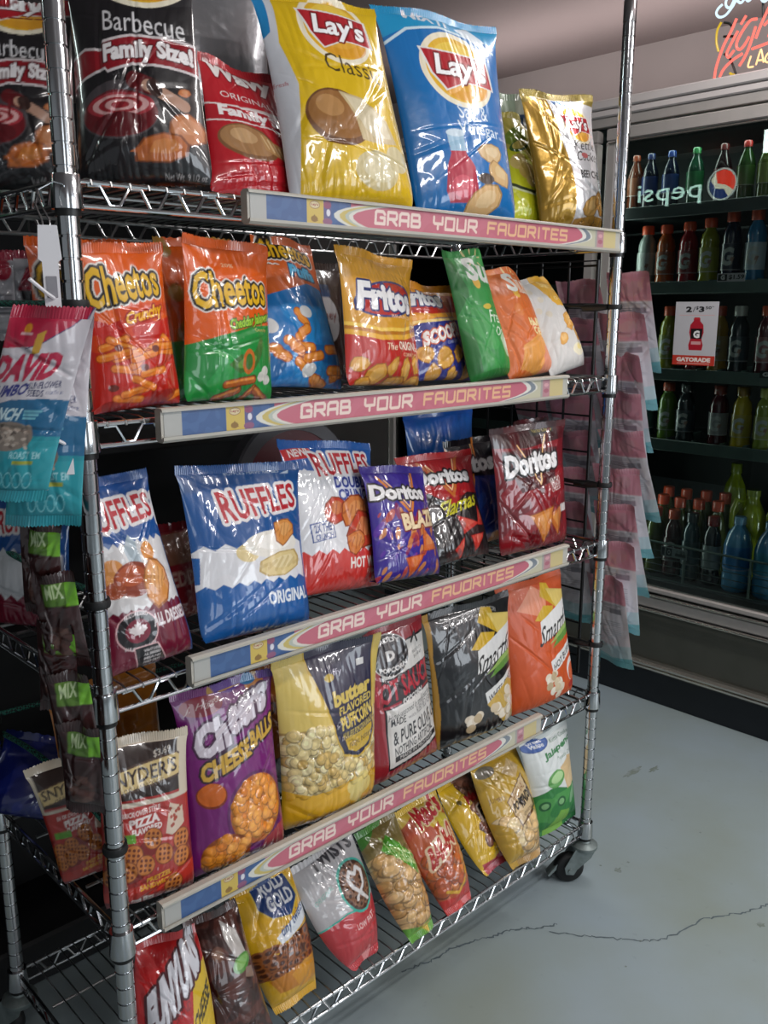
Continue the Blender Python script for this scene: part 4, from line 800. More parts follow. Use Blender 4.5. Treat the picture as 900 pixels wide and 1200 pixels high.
for k, (x0, z0) in {1: (.2365, 1.4405), 2: (.092, 1.1625), 3: (.118, .8185), 4: (.051, .4660)}.items():
    L = .898 if k == 1 else .886
    t = thing('shelf_label_strip', strip_lab[k], 'label strip', (x0, -.004, z0), None, 'label strips on the rack fronts')
    # an extruded holder: back plate, curled top and bottom lips
    sec = [(-.0045, .002), (-.0045, .039), (-.010, .0425), (-.020, .0425), (-.0235, .0405), (-.0235, .0375), (-.0215, .0375), (-.0205, .0395), (-.019, .0395), (-.019, .0035), (-.0205, .0035), (-.0225, .0055), (-.0245, .0055), (-.0245, .0015), (-.021, -.002), (-.010, -.002)]
    hb = MB(); hb.prism(sec, 0, L, 'X'); hb.build('holder', M['holder'], t, smooth=False)
    nv, nu = SC.shape[:2]; U, V = np.meshgrid(np.linspace(.004, L-.004, nu), np.linspace(.0045, .0385, nv))
    P = np.stack([U, np.full(U.shape, -.0197), V], -1); me = np_mesh('printed_insert', P, grid_quads(nv, nu), SC.reshape(-1, 3)); me.materials.append(M['paper']); link(bpy.data.objects.new('printed_insert', me), t)

# ------------------------------------------------------------------ bags on the shelves
S_ = {k: z+.0205 for k, z in ZC.items()}
def B(lab, cat, s, pose, art, group=None, name='chip_bag', **kw):
    x, y, yaw, lean, roll, wb, wt, h = pose
    return bag(name, lab, cat, (x, y, S_[s], yaw, lean, roll, wb, wt, h), art, group=group, rest=True, **{**(dict(q=.93, sit=True, ds=.0011) if s < 5 else dict(q=.93, ds=.0011)), **kw})
G1, G2, G3, G4, G5 = ('bags on the %s shelf' % w for w in ('top', 'second', 'middle', 'fourth', 'bottom'))
blank = lambda c: None
def two(c1, v=.5, c2=None):
    def f(c):
        c.poly([(-.1, -.1), (1.1, -.1), (1.1, v+.04), (.5, v-.02), (-.1, v)], c1); c.noise(c2 or c1, .5, 4, 3, .1)
    return f
# top shelf
B('black family size bag with a bowl of red sauce on its front', 'chips', 1, (.144, .07, -37, 8, -3, .183, .158, .289), art_bbq, G1, base='#1d1b1e', back='#232124', seed=1, m='film', T=.04, q=1.0)
B('black family size bag behind the front left rack post', 'chips', 1, (.03, .19, -40, 12, -2, .15, .15, .262), art_bbq, G1, base='#1d1b1e', back='#232124', seed=2, ds=.002, T=.036)
B('green and white bag at the far left end of the top shelf', 'chips', 1, (.0, .33, -35, 8, 0, .14, .14, .2), two('#1f6a44', .4, '#cfd6d2'), G1, base='#c4ccc8', seed=3, ds=.003)
B('red family size bag with a potato slumped beside the black bag', 'chips', 1, (.385, .125, 5, 18, 3, .235, .17, .230), art_red_wavy, G1, base='#b81c28', back='#b9a9a4', seed=4, m='film', T=.032, Tb=.02)
B('silver unprinted back of a bag standing behind the red bag', 'chips', 1, (.415, .29, -8, 3, 0, .2, .2, .40), lambda c: c.noise('#8b8b8e', .5, 2, 5, .1), G1, base='#7c7c80', back='#7c7c80', seed=5, ds=.003, m='foil', T=.02, crump=.35)
B('blue bag mostly hidden between the red and the yellow bag', 'chips', 1, (.50, .22, 0, 8, 0, .16, .15, .20), two('#12639c', .6, '#1c7ab8'), G1, base='#1a78b6', seed=6, ds=.003)
B('large yellow bag with a brown potato printed on its front', 'chips', 1, (.512, .064, -10, 16, -3, .246, .225, .349), art_yellow, G1, base='#dfb917', back='#b9bcc4', seed=7, T=.042)
B('large bright blue bag with a red bottle printed on its front', 'chips', 1, (.779, .062, -7, 13, -2, .248, .276, .373), art_saltvin, G1, base='#1270b6', back='#12608f', seed=8, T=.042, crump=.65)
B('lime yellow bag slumped between the blue bag and the gold bag', 'chips', 1, (1.040, .118, -10, 20, 8, .195, .10, .255), art_lime, G1, base='#c9cc26', back='#a9a940', seed=9, crump=1.3, T=.028, Tb=.02)
B('gold and white bag at the right end of the top shelf', 'chips', 1, (1.118, .075, -8, 10, -4, .190, .205, .285), art_gold, G1, base='#a9842c', back='#a58536', seed=10, m='foil', crump=.9, T=.045)
B('pale green bag back with a blue lettered band behind the gold bag', 'chips', 1, (1.080, .190, -25, 3, 0, .12, .11, .295), art_flavor, G1, base='#8f9a80', seed=12, ds=.002, T=.022, Tb=.018)
# second shelf
B('orange and red bag of crunchy puffs beside the left post', 'chips', 2, (.098, .045, 0, 2, -3, .140, .122, .225), art_crunchy, G2, base='#dd5c14', back='#c9561a', seed=21)
B('orange bag peeking out above the red and orange bag', 'chips', 2, (.13, .16, 6, 5, 0, .14, .13, .238), art_crunchy, G2, base='#dd5c14', seed=22, ds=.0025)
B('orange bag half hidden behind the front left post', 'chips', 2, (.115, .22, -12, 4, 0, .15, .14, .245), art_crunchy, G2, base='#dd5c14', seed=23, ds=.0025)
B('orange bag with a green lower half and a printed pepper', 'chips', 2, (.243, .045, 8, 2, 3, .176, .160, .236), art_jalap, G2, base='#dd5c12', back='#c9561a', seed=24)
B('orange bag top behind the orange and green bag', 'chips', 2, (.290, .15, 6, 6, -2, .16, .15, .250), two('#1f8a3c', .4), G2, base='#d55a14', seed=25, ds=.003)
B('orange topped blue bag of puffs right of the orange and green bag', 'chips', 2, (.425, .10, 6, 15, 5, .200, .125, .258), art_puffs, G2, base='#d5601a', back='#1c6cae', seed=26)
B('dim brown and white bag standing behind the blue puffs bag', 'chips', 2, (.57, .25, 0, 5, 0, .17, .16, .23), lambda c: (c.ell(.6, .55, .3, .2, '#c9c6c8'), c.text('Honey', .4, .85, .52, .62, '#8a3a34'), c.rect(.3, .8, .72, .82, '#2c4a7a')), G2, base='#4a342c', seed=27, ds=.0022)
B('gold and red bag of corn chips in the middle of the second shelf', 'chips', 2, (.560, .052, 14, 8, 4, .235, .215, .232), art_fritos, G2, base='#d69a2a', back='#d8c6a4', seed=28, q=.88)
B('short navy bag of scoop chips leaning on the green bag', 'chips', 2, (.742, .078, 8, 16, 3, .190, .155, .192), art_scoops, G2, base='#d98c22', back='#b8741c', seed=29, q=.80, T=.030, Tb=.022)
B('tall slumped green bag with a white letter on its front', 'chips', 2, (.826, .040, 2, 14, -5, .132, .118, .258), art_green, G2, base='#2c8a3e', back='#1d4a24', seed=30, m='matte', bend=.02, T=.032, Tb=.022)
B('slumped orange bag between the green bag and the white bag', 'chips', 2, (.958, .044, 4, 18, -4, .180, .120, .238), art_orange, G2, base='#cc6420', back='#a85418', seed=31, m='matte', crump=1.5, bend=.05, T=.030, Tb=.022)
B('white and yellow bag slumped at the right end of the second shelf', 'chips', 2, (1.088, .046, 6, 21, -7, .168, .125, .222), art_whitepop, G2, base='#cdcac6', back='#cfccc8', seed=32, m='matte', crump=1.3, bend=.05, T=.030, Tb=.022)
# middle shelf
B('blue, white and maroon bag with a leaf badge beside the left post', 'chips', 3, (.090, .03, 0, 13, -3, .150, .10, .282), art_dressed, G3, base='#1c4f92', back='#20406c', seed=41)
B('dark red bag in the shade behind the maroon bag', 'chips', 3, (.205, .17, 4, 8, 0, .15, .14, .17), lambda c: (c.rect(0, 1, .62, .9, '#8a5a44'), c.text('CHEDDAR', .2, 1.05, .42, .56, '#c9a090', bold=.03)), G3, base='#8e1a24', seed=42, ds=.0025)
B('blue bag with a white jagged middle band and ridged chips', 'chips', 3, (.262, .018, 2, 14, 5, .212, .228, .272), art_original, G3, base='#17508f', back='#153e70', seed=43)
B('white and red bag with a blue top beside the purple bag', 'chips', 3, (.478, .072, 8, 14, 8, .226, .232, .274), art_hotwings, G3, base='#d4d4da', back='#b9bac2', seed=44)
B('purple bag with printed orange flames', 'chips', 3, (.618, .045, 9, 17, 8, .205, .175, .220), art_blaze, G3, base='#38278c', back='#2c2070', seed=45)
B('red and black bag with yellow script lettering', 'chips', 3, (.800, .085, 3, 20, 2, .20, .215, .233), art_flamas, G3, base='#a81c22', back='#5a1418', seed=46, T=.030, Tb=.022)
B('black and blue bag wedged behind the red and black bag', 'chips', 3, (.93, .15, 0, 8, 0, .16, .16, .24), art_coolblue, G3, base='#1d2f74', seed=47, ds=.002)
B('shiny dark red bag with printed orange triangle chips', 'chips', 3, (.988, .045, -5, 7, -1, .215, .222, .272), art_nacho, G3, base='#86101c', back='#5c0d14', seed=48, m='film', crump=1.3, q=.84)
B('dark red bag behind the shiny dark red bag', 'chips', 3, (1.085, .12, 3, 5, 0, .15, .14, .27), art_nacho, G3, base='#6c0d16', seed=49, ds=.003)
B('bright blue bag standing at the back above the red and black bag', 'chips', 3, (.93, .25, 0, 4, 0, .22, .22, .29), two('#1648a0', .5, '#1f5cc0'), G3, base='#1a62b8', seed=50, ds=.003)
B('blue and white bag at the rear left corner of the middle shelf', 'chips', 3, (.03, .31, -55, 10, 0, .15, .13, .24), lambda c: (zig(c, .55, .02, 6, '#cfd0d4'), zig(c, .25, .02, 6, '#7a1830'), ridgelogo(c, .1, .95, .68, .82, .05)), G3, base='#1c4f92', seed=51, ds=.002)
t = thing('round_tin', 'round dark red tin lid with a grey rim behind the white and red bag', 'tin', (.56, .30, S_[3]+.145), rotm(0, 6, 0))
mb = MB(); mb.lathe([(.001, -.008), (.118, -.008), (.120, -.004), (.1195, .0), (.001, .0)], 48, (0, 0, 0), Matrix.Rotation(PI/2, 3, 'X')); mb.build('lid', mat('maroon_enamel', '#5c1220', rough=.35, var=(20, .3, '#4c0d18')), t)
mb = MB(); mb.lathe([(.119, -.03), (.146, -.03), (.147, .0), (.143, .004), (.119, .002)], 48, (0, 0, 0), Matrix.Rotation(PI/2, 3, 'X'), ring=True); mb.build('rim', mat('grey_enamel', '#57565a', rough=.4, var=(20, .3, '#4b4a4e')), t)
# fourth shelf
B('brown topped red bag of waffle snacks right of the left post', 'pretzels', 4, (.062, .028, -14, 8, 2, .140, .132, .258), art_pizza, G4, 'pretzel_bag', base='#a02a26', back='#b9a894', seed=61, T=.03)
B('brown topped red bag tilted out past the left end of the shelf', 'pretzels', 4, (.030, .125, -30, 12, -12, .105, .115, .198), art_pizza, G4, 'pretzel_bag', base='#a02a26', back='#b9a894', seed=62, ds=.0018, T=.026)
B('plain orange bag behind the brown topped bags', 'cheese snacks', 4, (.108, .20, 0, 6, 0, .19, .185, .288), lambda c: c.noise('#9a5a18', .6, 5, 2, .05), G4, base='#a8661c', seed=63, ds=.003)
B('dark blue bag lying in the shade at the rear left of the fourth shelf', 'chips', 4, (.0, .36, -40, 30, 10, .14, .12, .15), lambda c: c.noise('#1c2c8a', .6, 4, 2, .1), G4, base='#14206a', seed=71, ds=.003)
B('tall purple bag with orange cheese balls on its front', 'cheese snacks', 4, (.214, .020, -6, 7, 0, .172, .165, .302), art_cheese, G4, base='#741a6e', back='#5c1458', seed=65, T=.036)
B('orange bag with black marker writing behind the yellow bag', 'cheese snacks', 4, (.40, .17, 0, 6, 0, .2, .18, .29), lambda c: (c.noise('#8a4a18', .6, 4, 2, .05), c.text('pop', .1, .5, .48, .6, '#1a1412', shear=.05), c.rect(0, 1, 0, .25, '#221c2c')), G4, base='#a05c18', seed=66, ds=.0022)
B('yellow bag with a navy label and pale puffed corn showing', 'popcorn', 4, (.402, .022, -3, 2, 1, .205, .222, .312), art_puffcorn, G4, 'popcorn_bag', base='#d8be66', back='#cbb060', seed=67, T=.04)
B('red bag with a black and white text label and round emblem', 'popcorn', 4, (.600, .04, 1, 5, -2, .195, .155, .298), art_hotsauce, G4, 'popcorn_bag', base='#94202c', back='#7a1822', seed=68, T=.032)
B('black bag with white script banner and printed popcorn', 'popcorn', 4, (.800, .038, -5, 5, -1, .225, .236, .290), art_smartblack, G4, 'popcorn_bag', base='#141418', back='#a87c28', seed=69, T=.04)
B('orange bag with white script banner at the right end of its shelf', 'popcorn', 4, (1.020, .03, -5, 9, -2, .215, .200, .292), art_smartorange, G4, 'popcorn_bag', base='#c24f1c', back='#a8441a', seed=70, m='matte', T=.038)
# bottom shelf
B('red and yellow onion ring bag below the left post sleeve', 'chips', 5, (.078, .0, -14, 18, 2, .125, .095, .236), art_funyuns, G5, base='#b01c1e', back='#a01a1c', seed=81, belly=.02)
B('clear bag of dark brown snacks beside the red and yellow bag', 'pork rinds', 5, (.190, .0, -10, 21, -3, .120, .095, .226), art_brown, G5, 'pork_rind_bag', base='#40201a', back='#3a1c16', seed=82)
B('yellow pretzel bag with a navy oval on the bottom shelf', 'pretzels', 5, (.318, .02, -3, 24, -3, .085, .125, .220), art_rold, G5, 'pretzel_bag', base='#cfa01e', back='#b8901c', seed=83, belly=.02, bp=.6)
B('white and red pretzel bag with a teal ring', 'pretzels', 5, (.470, .012, 3, 26, -5, .060, .155, .222), art_twists, G5, 'pretzel_bag', base='#b4b2b4', back='#a03038', seed=84, belly=.03, bp=.55)
B('clear and green bag of round crackers right of the teal ringed bag', 'chips', 5, (.598, -.014, 0, 33, -4, .060, .105, .230), art_greenclear, G5, base='#7a6a3a', back='#4a7a2c', seed=85, crump=1.2, belly=.02, bp=.6)
B('red and clear bag of orange rinds with red lettering', 'pork rinds', 5, (.712, -.008, 0, 33, -3, .070, .125, .226), art_macs, G5, 'pork_rind_bag', base='#b04828', back='#a02a1c', seed=86, belly=.02, bp=.6)
B('yellow edged bag with black lettering behind the red rind bag', 'pork rinds', 5, (.862, .026, 2, 34, -2, .072, .125, .210), art_bbqyel, G5, 'pork_rind_bag', base='#cfa81e', back='#b8941a', seed=87, belly=.02, bp=.6, T=.028)
B('golden bag with a beige label and pale rinds showing', 'pork rinds', 5, (.930, -.006, -6, 26, -2, .085, .150, .240), art_rinds, G5, 'pork_rind_bag', q=.84, base='#b8942c', back='#a8842c', seed=88, belly=.025, bp=.6)
B('white and green bag at the right end of the bottom shelf', 'chips', 5, (1.078, .025, -7, 8, -4, .148, .155, .238), art_jalkettle, G5, base='#d2d8d6', back='#b9c2bc', seed=89, m='matte')

# ------------------------------------------------------------------ hanging pouches
def art_seed(c):
    c.poly([(-.1, .78), (.45, .80), (.8, .9), (1.0, 1.02), (1.1, 1.1), (-.1, 1.1)], '#b02040'); c.stroke([(.3, .785), (.5, .815), (.8, .905), (1.0, 1.02)], .012, '#2c3c6c')
    c.ell(.28, .885, .05, .025, '#d8902a'); c.rect(.2, .36, .855, .865, '#d9b0b4'); c.poly([(.42, .86), (.52, .88), (.5, .77), (.4, .755)], '#c89a34')
    c.text('DAVID', -.02, .78, .625, .765, '#b42446', bold=.06, shear=.1, rise=.03); c.text('JUMBO', .0, .47, .53, .61, '#2c2f7c', bold=.04, shear=.06, rise=.03); c.text('SUNFLOWER', .48, .86, .595, .63, '#2c2f5c', bold=.02, rise=.012); c.text('SEEDS', .48, .68, .555, .588, '#2c2f5c', bold=.02); c.text('roasted & salted', .7, .9, .565, .59, '#3c4a7c')
    c.poly([(-.1, .48), (.3, .535), (.7, .545), (1.1, .52), (1.1, -.1), (-.1, -.1)], '#1a5f88'); c.text('RANCH', .0, .46, .43, .495, '#c4dce2', bold=.04, shear=.05); 
    for k in range(3): c.rect(.5, .72-.03*k, .475-.018*k, .487-.018*k, '#6fb0c0')
    c.poly([(-.1, .3), (.5, .36), (1.1, .34), (1.1, -.1), (-.1, -.1)], '#1d8a98'); c.noise('#2fa0aa', .5, 3, 4, .1, (0, 1, 0, .33))
    c.ell(.36, .35, .32, .075, '#7c7066')
    for s in range(50): r = random.Random(s); c.ell(.36+r.uniform(-.28, .28), .35+r.uniform(-.055, .055), .035, .008, r.choice(['#9a8c80', '#5a4f48', '#b0a498']), r.uniform(-1, 1))
    c.text("ROAST 'EM", .45, .82, .235, .275, '#9fd0d6', bold=.02); c.rect(.5, .75, .205, .225, '#9aa03a')
    for k in range(4): c.ell(.36+.12*k, .12, .055, .045, '#7cc4cc'); c.ell(.36+.12*k, .12, .045, .037, '#1d8a98')
def art_seedback(c):
    c.rect(-.1, 1.1, .72, 1.1, '#d08c9c'); c.noise('#d69eaa', .6, 3, 4, .1, (0, 1, .72, 1)); c.ell(.6, .84, .22, .07, '#c8989f', .4, .6); c.rect(-.1, 1.1, .985, 1.1, '#d8a0ac')
    for k in range(5): c.rect(.12, .85-.07*k, .69-.02*k, .699-.02*k, '#8a8890')
    c.rect(.55, .85, .60, .66, '#8a8890'); c.poly([(-.1, .28), (.5, .22), (1.1, .3), (1.1, -.1), (-.1, -.1)], '#b9d0d6'); c.poly([(-.1, .12), (.5, .08), (1.1, .16), (1.1, -.1), (-.1, -.1)], '#6fb4bc')
    for k in range(8): c.rect(.15, .8, .5-.022*k, .508-.022*k, '#a9a8ae')
def pouch(lab, pos_top, yaw, lean, roll, w, h, art, seed, group, base, back, name='seed_pouch', cat='sunflower seeds', ds=.0012, T=.013, m='film', **kw):
    R = rotm(yaw, lean, roll); o = np.array(pos_top)-R @ np.array([0, 0, h])
    return bag(name, lab, cat, (*o, yaw, lean, roll, w, w, h), art, base=base, back=back, seed=seed, T=T, ds=ds, group=group, m=m, pinch=.03, **kw)
GS = 'seed pouches hanging by the left post'
pouch('red, white and teal seed pouch hanging in front of the left post', (-.062, -.080, 1.331), -42, -2, 2, .088, .218, art_seed, 101, GS, '#c9c4ca', '#b9a9b4', T=.016, shx=-.066, sit=False)
pouch('red, white and teal seed pouch hanging behind the front seed pouch', (-.047, -.046, 1.322), -40, -2, 2, .088, .246, art_seed, 102, GS, '#c9c4ca', '#c9c4ca', T=.014, shx=-.026)
# white clip strip with wire hook that carries them
t = thing('clip_strip', 'white plastic merchandising strip hooked on the left side of the top shelf', 'hanging strip', (-.046, -.045, 0), rotm(-30, 0, 0))
mb = MB(); mb.prism([(-.0125, 1.382), (-.010, 1.418), (.010, 1.418), (.0125, 1.382), (.0085, 1.379), (.0085, 1.14), (-.0085, 1.14), (-.0085, 1.379)], -.0009, .0009, 'Y'); mb.build('strip', M['white_pl'], t, smooth=False)
M['slot'] = mat('slot_shade', '#8c8c92', rough=.5, var=(80, .4, '#77777d'))
for k in range(3):
    z = 1.352-.082*k; mb = MB(); mb.box(-.0058, .0058, -.0016, .0016, z-.012, z+.012, .001); mb.build('slot', M['slot'], t)
for k in range(3):
    z = 1.34-.082*k; mb = MB(); mb.tube([(.001, -.001, z), (-.006, -.012, z+.006), (-.016, -.022, z+.016), (-.02, -.025, z+.02)], .0022, 7); mb.build('hook', M['white_pl'], t)
mb = MB(); mb.tube([(-.004, 0, 1.410), (-.006, .006, 1.424), (-.012, .012, 1.440), (-.010, .03, 1.458), (.006, .036, 1.468), (.016, .04, 1.466)], .0011, 6); mb.tube([(.003, 0, 1.410), (.002, .004, 1.424), (-.008, .012, 1.444), (-.012, .028, 1.459)], .0011, 6); mb.build('wire_hook', M['chrome'], t)

# brown pouches with lime headers, hanging under the seed pouches
def art_mix(c):
    c.noise('#2c1614', .7, 5, 3, .0); c.rect(.22, 1.1, .66, .95, '#4f7424'); c.rect(.72, 1.1, .66, .95, '#6fae2c'); c.text('MIX', .30, .68, .74, .88, '#b9cc9c', bold=.02, rise=.02); c.ell(.5, .3, .3, .16, '#4a2c26'); c.noise('#6a4a40', .6, 9, 6, .2, (.2, .8, .15, .45)); c.stroke([(.2, .6), (.3, .45), (.24, .3)], .03, '#9a9090')
GM = 'brown pouches with lime headers in a hanging chain'
mixl = ['brown pouch with a lime header, topmost of the hanging chain', 'brown pouch with a lime header, second in the hanging chain', 'brown pouch with a lime header, third in the hanging chain', 'brown pouch with a lime header, fourth in the hanging chain', 'brown pouch with a lime header, lowest of the hanging chain']
for k in range(5):
    z = 1.078-.062*k
    pouch(mixl[k], (-.062+.001*k, (.010, -.012, -.008, -.028, -.048)[k], z), -58+10*(k % 2), -3, (4, -5, 3, -3, 2)[k], .056, .125, art_mix, 120+k, GM, '#34191a', '#2a1414', 'snack_pouch', 'snack mix', T=.012)
t = thing('clip_strip', 'dark hanging strip carrying the brown pouches with lime headers', 'hanging strip', (-.045, .02, 0), rotm(-45, 0, 0))
mb = MB(); mb.prism([(-.010, .74), (.010, .74), (.010, 1.09), (.004, 1.115), (-.004, 1.115), (-.010, 1.09)], -.0009, .0009, 'Y'); mb.build('strip', M['black'], t, smooth=False)
for k in range(5):
    mb = MB(); mb.tube([(0, 0, 1.072-.062*k), (-.004, -.012, 1.076-.062*k), (-.006, -.02, 1.084-.062*k)], .0016, 6); mb.build('hook', M['chrome'], t)

# black grid panel at the right end of the rack with columns of seed pouches
gx = RW+.034
t = thing('wire_grid_panel', 'black wire grid panel tied to the right end of the rack', 'grid panel', (gx, 0, 0))
mb = MB(); mb.tube([(0, .065, .50), (0, .065, 1.43), (0, .43, 1.43), (0, .43, .50)], .004, 8, closed=True); mb.build('frame', M['black'], t)
mb = MB()
for k in range(4): mb.tube([(0, .138+.073*k, .50), (0, .138+.073*k, 1.43)], .003, 6)
for k in range(12): mb.tube([(0, .065, .54+.08*k), (0, .43, .54+.08*k)], .0024, 6)
mb.build('grid_wires', M['black'], t)
GR = 'columns of seed pouches on the right end of the rack'
rp = 0
ords = ['topmost', 'second', 'third', 'fourth', 'fifth', 'sixth', 'seventh', 'eighth', 'ninth']
cname = ['nearest the front post', 'in the middle column', 'nearest the rear post']
for ci, (yc, n, z0) in enumerate(((.010, 9, 1.405), (.134, 8, 1.392), (.252, 8, 1.388))):
    for k in range(n):
        r = random.Random(ci*20+k); z = z0-.083*k; fl = (13, 16, 10, 14, 18, 12, 9, 8, 5)[k]
        pouch('red topped seed pouch on the grid, %s %s' % (ords[k], cname[ci] if ci == 1 else 'in the column '+cname[ci]), (gx+.016+r.uniform(0, .014), yc+r.uniform(-.008, .008), z), -90+r.uniform(-14, 9), -fl-r.uniform(0, 4), r.uniform(-3, 3), .112, .215, art_seedback, 140+ci*20+k, GR, '#d6d3d9', '#d6d3d9', T=.010, shx=r.uniform(0, .03), ds=.002, m='film')

# ------------------------------------------------------------------ stretch cords around both ends
def cordthing(lab, x, z, sagz, far, side, y0=-.004):
    t = thing('bungee_cord', lab, 'cord', (x, 0, z), None, 'cords across the rack ends')
    mb = MB()
    mb.lathe([(.0130, -.0045), (.0162, -.005), (.0175, 0), (.0162, .005), (.0130, .0045)], 24, (0, 0, 0), ring=True); mb.build('post_loop', M['rubber'], t)
    if far:
        ox = -.015*side
        mb = MB(); mb.tube([(ox*-1.0, .006, 0), (ox*-1.2, .03, -.001), (ox*-1.2, .062, -.002)], [.006, .0085, .0075], 10); mb.build('hook_clip', M['black'], t)
        mb = MB(); pts = [(ox*-1.2, .058+(RD-.058)*s, sagz*math.sin(PI*s)+.004*s) for s in np.linspace(0, 1, 14)]; mb.tube(pts, .0046, 10); mb.build('cord', M['cord'] if side < 0 else M['black'], t)
        mb = MB(); mb.lathe([(.0130, -.0045), (.0162, -.005), (.0175, 0), (.0162, .005), (.0130, .0045)], 24, (0, RD, .004), ring=True); mb.build('post_loop', M['rubber'], t)
    return t
cordthing('green and black cord at eye level across the left end of the rack', 0, 1.334, .0, 1, 1); cordthing('green and black cord across the left end of the middle shelf', 0, .961, -.006, 1, 1); cordthing('green and black cord across the left end of the fourth shelf', 0, .610, .02, 1, 1)
cordthing('black cord across the right end of the second shelf', RW, 1.334, 0, 1, -1); cordthing('black cord across the right end of the middle shelf', RW, .961, 0, 1, -1); cordthing('black cord across the right end of the fourth shelf', RW, .598, 0, 1, -1)
for o in list(col.objects):
    if o.name.startswith('cord') and o.parent and o.parent.location.x > .5: o.data.materials[0] = M['black']
    elif o.name.startswith('cord') and o.parent and 'bungee' in o.parent.name: o.data.materials[0] = M['cord']
t = thing('bungee_cord', 'dark green cord across the back of the fourth shelf', 'cord', (0, RD+.016, .640), None, 'cords across the rack ends')
mb = MB(); mb.tube([(.0, 0, .005), (.25, .0, -.004), (.6, .0, -.006), (RW, 0, .004)], .0046, 10); mb.build('cord', M['cord'], t)
mb = MB()
for x in (0, RW): mb.lathe([(.0130, -.0045), (.0162, -.005), (.0175, 0), (.0162, .005), (.0130, .0045)], 24, (x, -.016, .004), ring=True)
mb.build('post_loop', M['rubber'], t)
# ------------------------------------------------------------------ glass door cooler
CX = 2.178
cooler = thing('glass_door_cooler', 'long glass door drinks cooler with a pale metal frame and black kick plate', 'cooler', (CX, 0, 0))
def cpart(name, m, parent, *boxes, bev=.002, smooth=False):
    mb = MB()
    for b in boxes: mb.box(*b, bev)
    return mb.build(name, m, parent, smooth=smooth)
Y0, Y1 = -1.25, 1.75
cas = cpart('casing', M['inner'], cooler, (.62, .66, Y0, Y1, .10, 1.95), (.03, .66, Y0, Y1, 1.905, 1.95), (.03, .66, Y0, Y0+.04, .10, 1.95), (.03, .66, Y1-.04, Y1, .10, 1.95), (.03, .62, Y0, Y1, .395, .43))
cpart('top_trim', M['frame_lt'], cooler, (-.012, .70, Y0, Y1, 1.962, 1.991), (-.004, .05, Y0, Y1, 1.939, 1.962), bev=.004)
cpart('header', M['frame'], cooler, (.004, .06, Y0, Y1, 1.909, 1.939))
cpart('lower_panel', M['panel_dk'], cooler, (.012, .06, Y0, Y1, .142, .322))
cpart('sill', M['frame'], cooler, (.004, .06, Y0, Y1, .332, .376), bev=.006)
mb = MB()
for z, x, r in ((.380, .0, .005), (.327, -.002, .006)): mb.tube([(x, Y0, z), (x, Y1, z)], r, 10)
mb.build('sill_rail', M['rail'], cooler)
mb = MB(); mb.prism([(.02, .146), (-.006, .146), (-.018, .139), (-.018, .133), (-.010, .130), (-.018, .127), (-.018, .121), (-.006, .112), (.02, .110)], Y0, Y1, 'Y'); mb.build('bumper_rail', M['rail'], cooler, smooth=False)
cpart('kick_plate', M['kick'], cooler, (.0, .06, Y0, Y1, .0, .112))
for ya, yb in ((-.70, .70), (.735, 1.72)):
    d = cpart('door', M['frame'], cooler, (-.004, .028, ya, yb, 1.862, 1.901), (-.004, .028, ya, yb, .392, .410), (-.004, .028, ya, ya+.03, .41, 1.862), (-.004, .028, yb-.03, yb, .41, 1.862), bev=.004)
    mb = MB(); mb.box(.010, .016, ya+.028, yb-.028, .408, 1.864); g = mb.build('glass', M['glass'], d, smooth=False)
    mb = MB(); hx = ya+.012 if ya < 0 else yb-.012; mb.tube([(-.004, hx, .95), (-.035, hx, .96), (-.04, hx, 1.0), (-.04, hx, 1.30), (-.035, hx, 1.34), (-.004, hx, 1.35)], .008, 10); mb.build('handle', M['rail'], d)
    mb = MB(); mb.tube([(-.006, ya+.04, 1.855), (-.006, yb-.012, 1.855), (-.006, yb-.004, 1.845), (-.006, yb-.004, .42)], .003, 8); mb.build('door_gasket_trim', M['rail'], d)
ROWS = {1: (.657, .603, .529, .444, .353, .279, .215, .145), 2: (.598, .529, .449, .378, .305, .228, .15), 3: (.60, .498, .40, .325, .257, .170), 4: (.565, .483, .418, .302, .226, .152)}
SHZ = {1: 1.630, 2: 1.392, 3: 1.116, 4: .884}
for k, z in SHZ.items():
    s = cpart('cooler_shelf', M['inshelf'], cooler, (.055, .60, Y0+.05, Y1-.05, z-.006, z), bev=.001)
    cpart('price_channel', M['inclear'] if k > 1 else M['inshelf'], s, (.046, .056, Y0+.05, Y1-.05, z-.012, z+.026), bev=.001)
    ys = ROWS[k]; mids = [ys[0]+.038]+[(a+b)/2 for a, b in zip(ys[:-1], ys[1:])]+[ys[-1]-.04]
    for y in mids:
        mb = MB(); mb.box(.058, .30, y-.0012, y+.0012, z, z+.03); mb.build('lane_divider', M['inclear'], s, smooth=False)
mb = MB(); mb.tube([(.05, Y0+.05, .556), (.05, Y1-.05, .556)], .004, 8); mb.tube([(.05, Y0+.05, .43), (.05, Y1-.05, .43)], .003, 8)
for k in range(4): mb.tube([(.05, Y0+.05, .455+.024*k), (.05, Y1-.05, .455+.024*k)], .0015, 6)
for k in range(12): mb.tube([(.05, -1.0+.225*k, .43), (.05, -1.0+.225*k, .556)], .005, 8)
mb.build('wire_fence', M['inclear'], cooler)

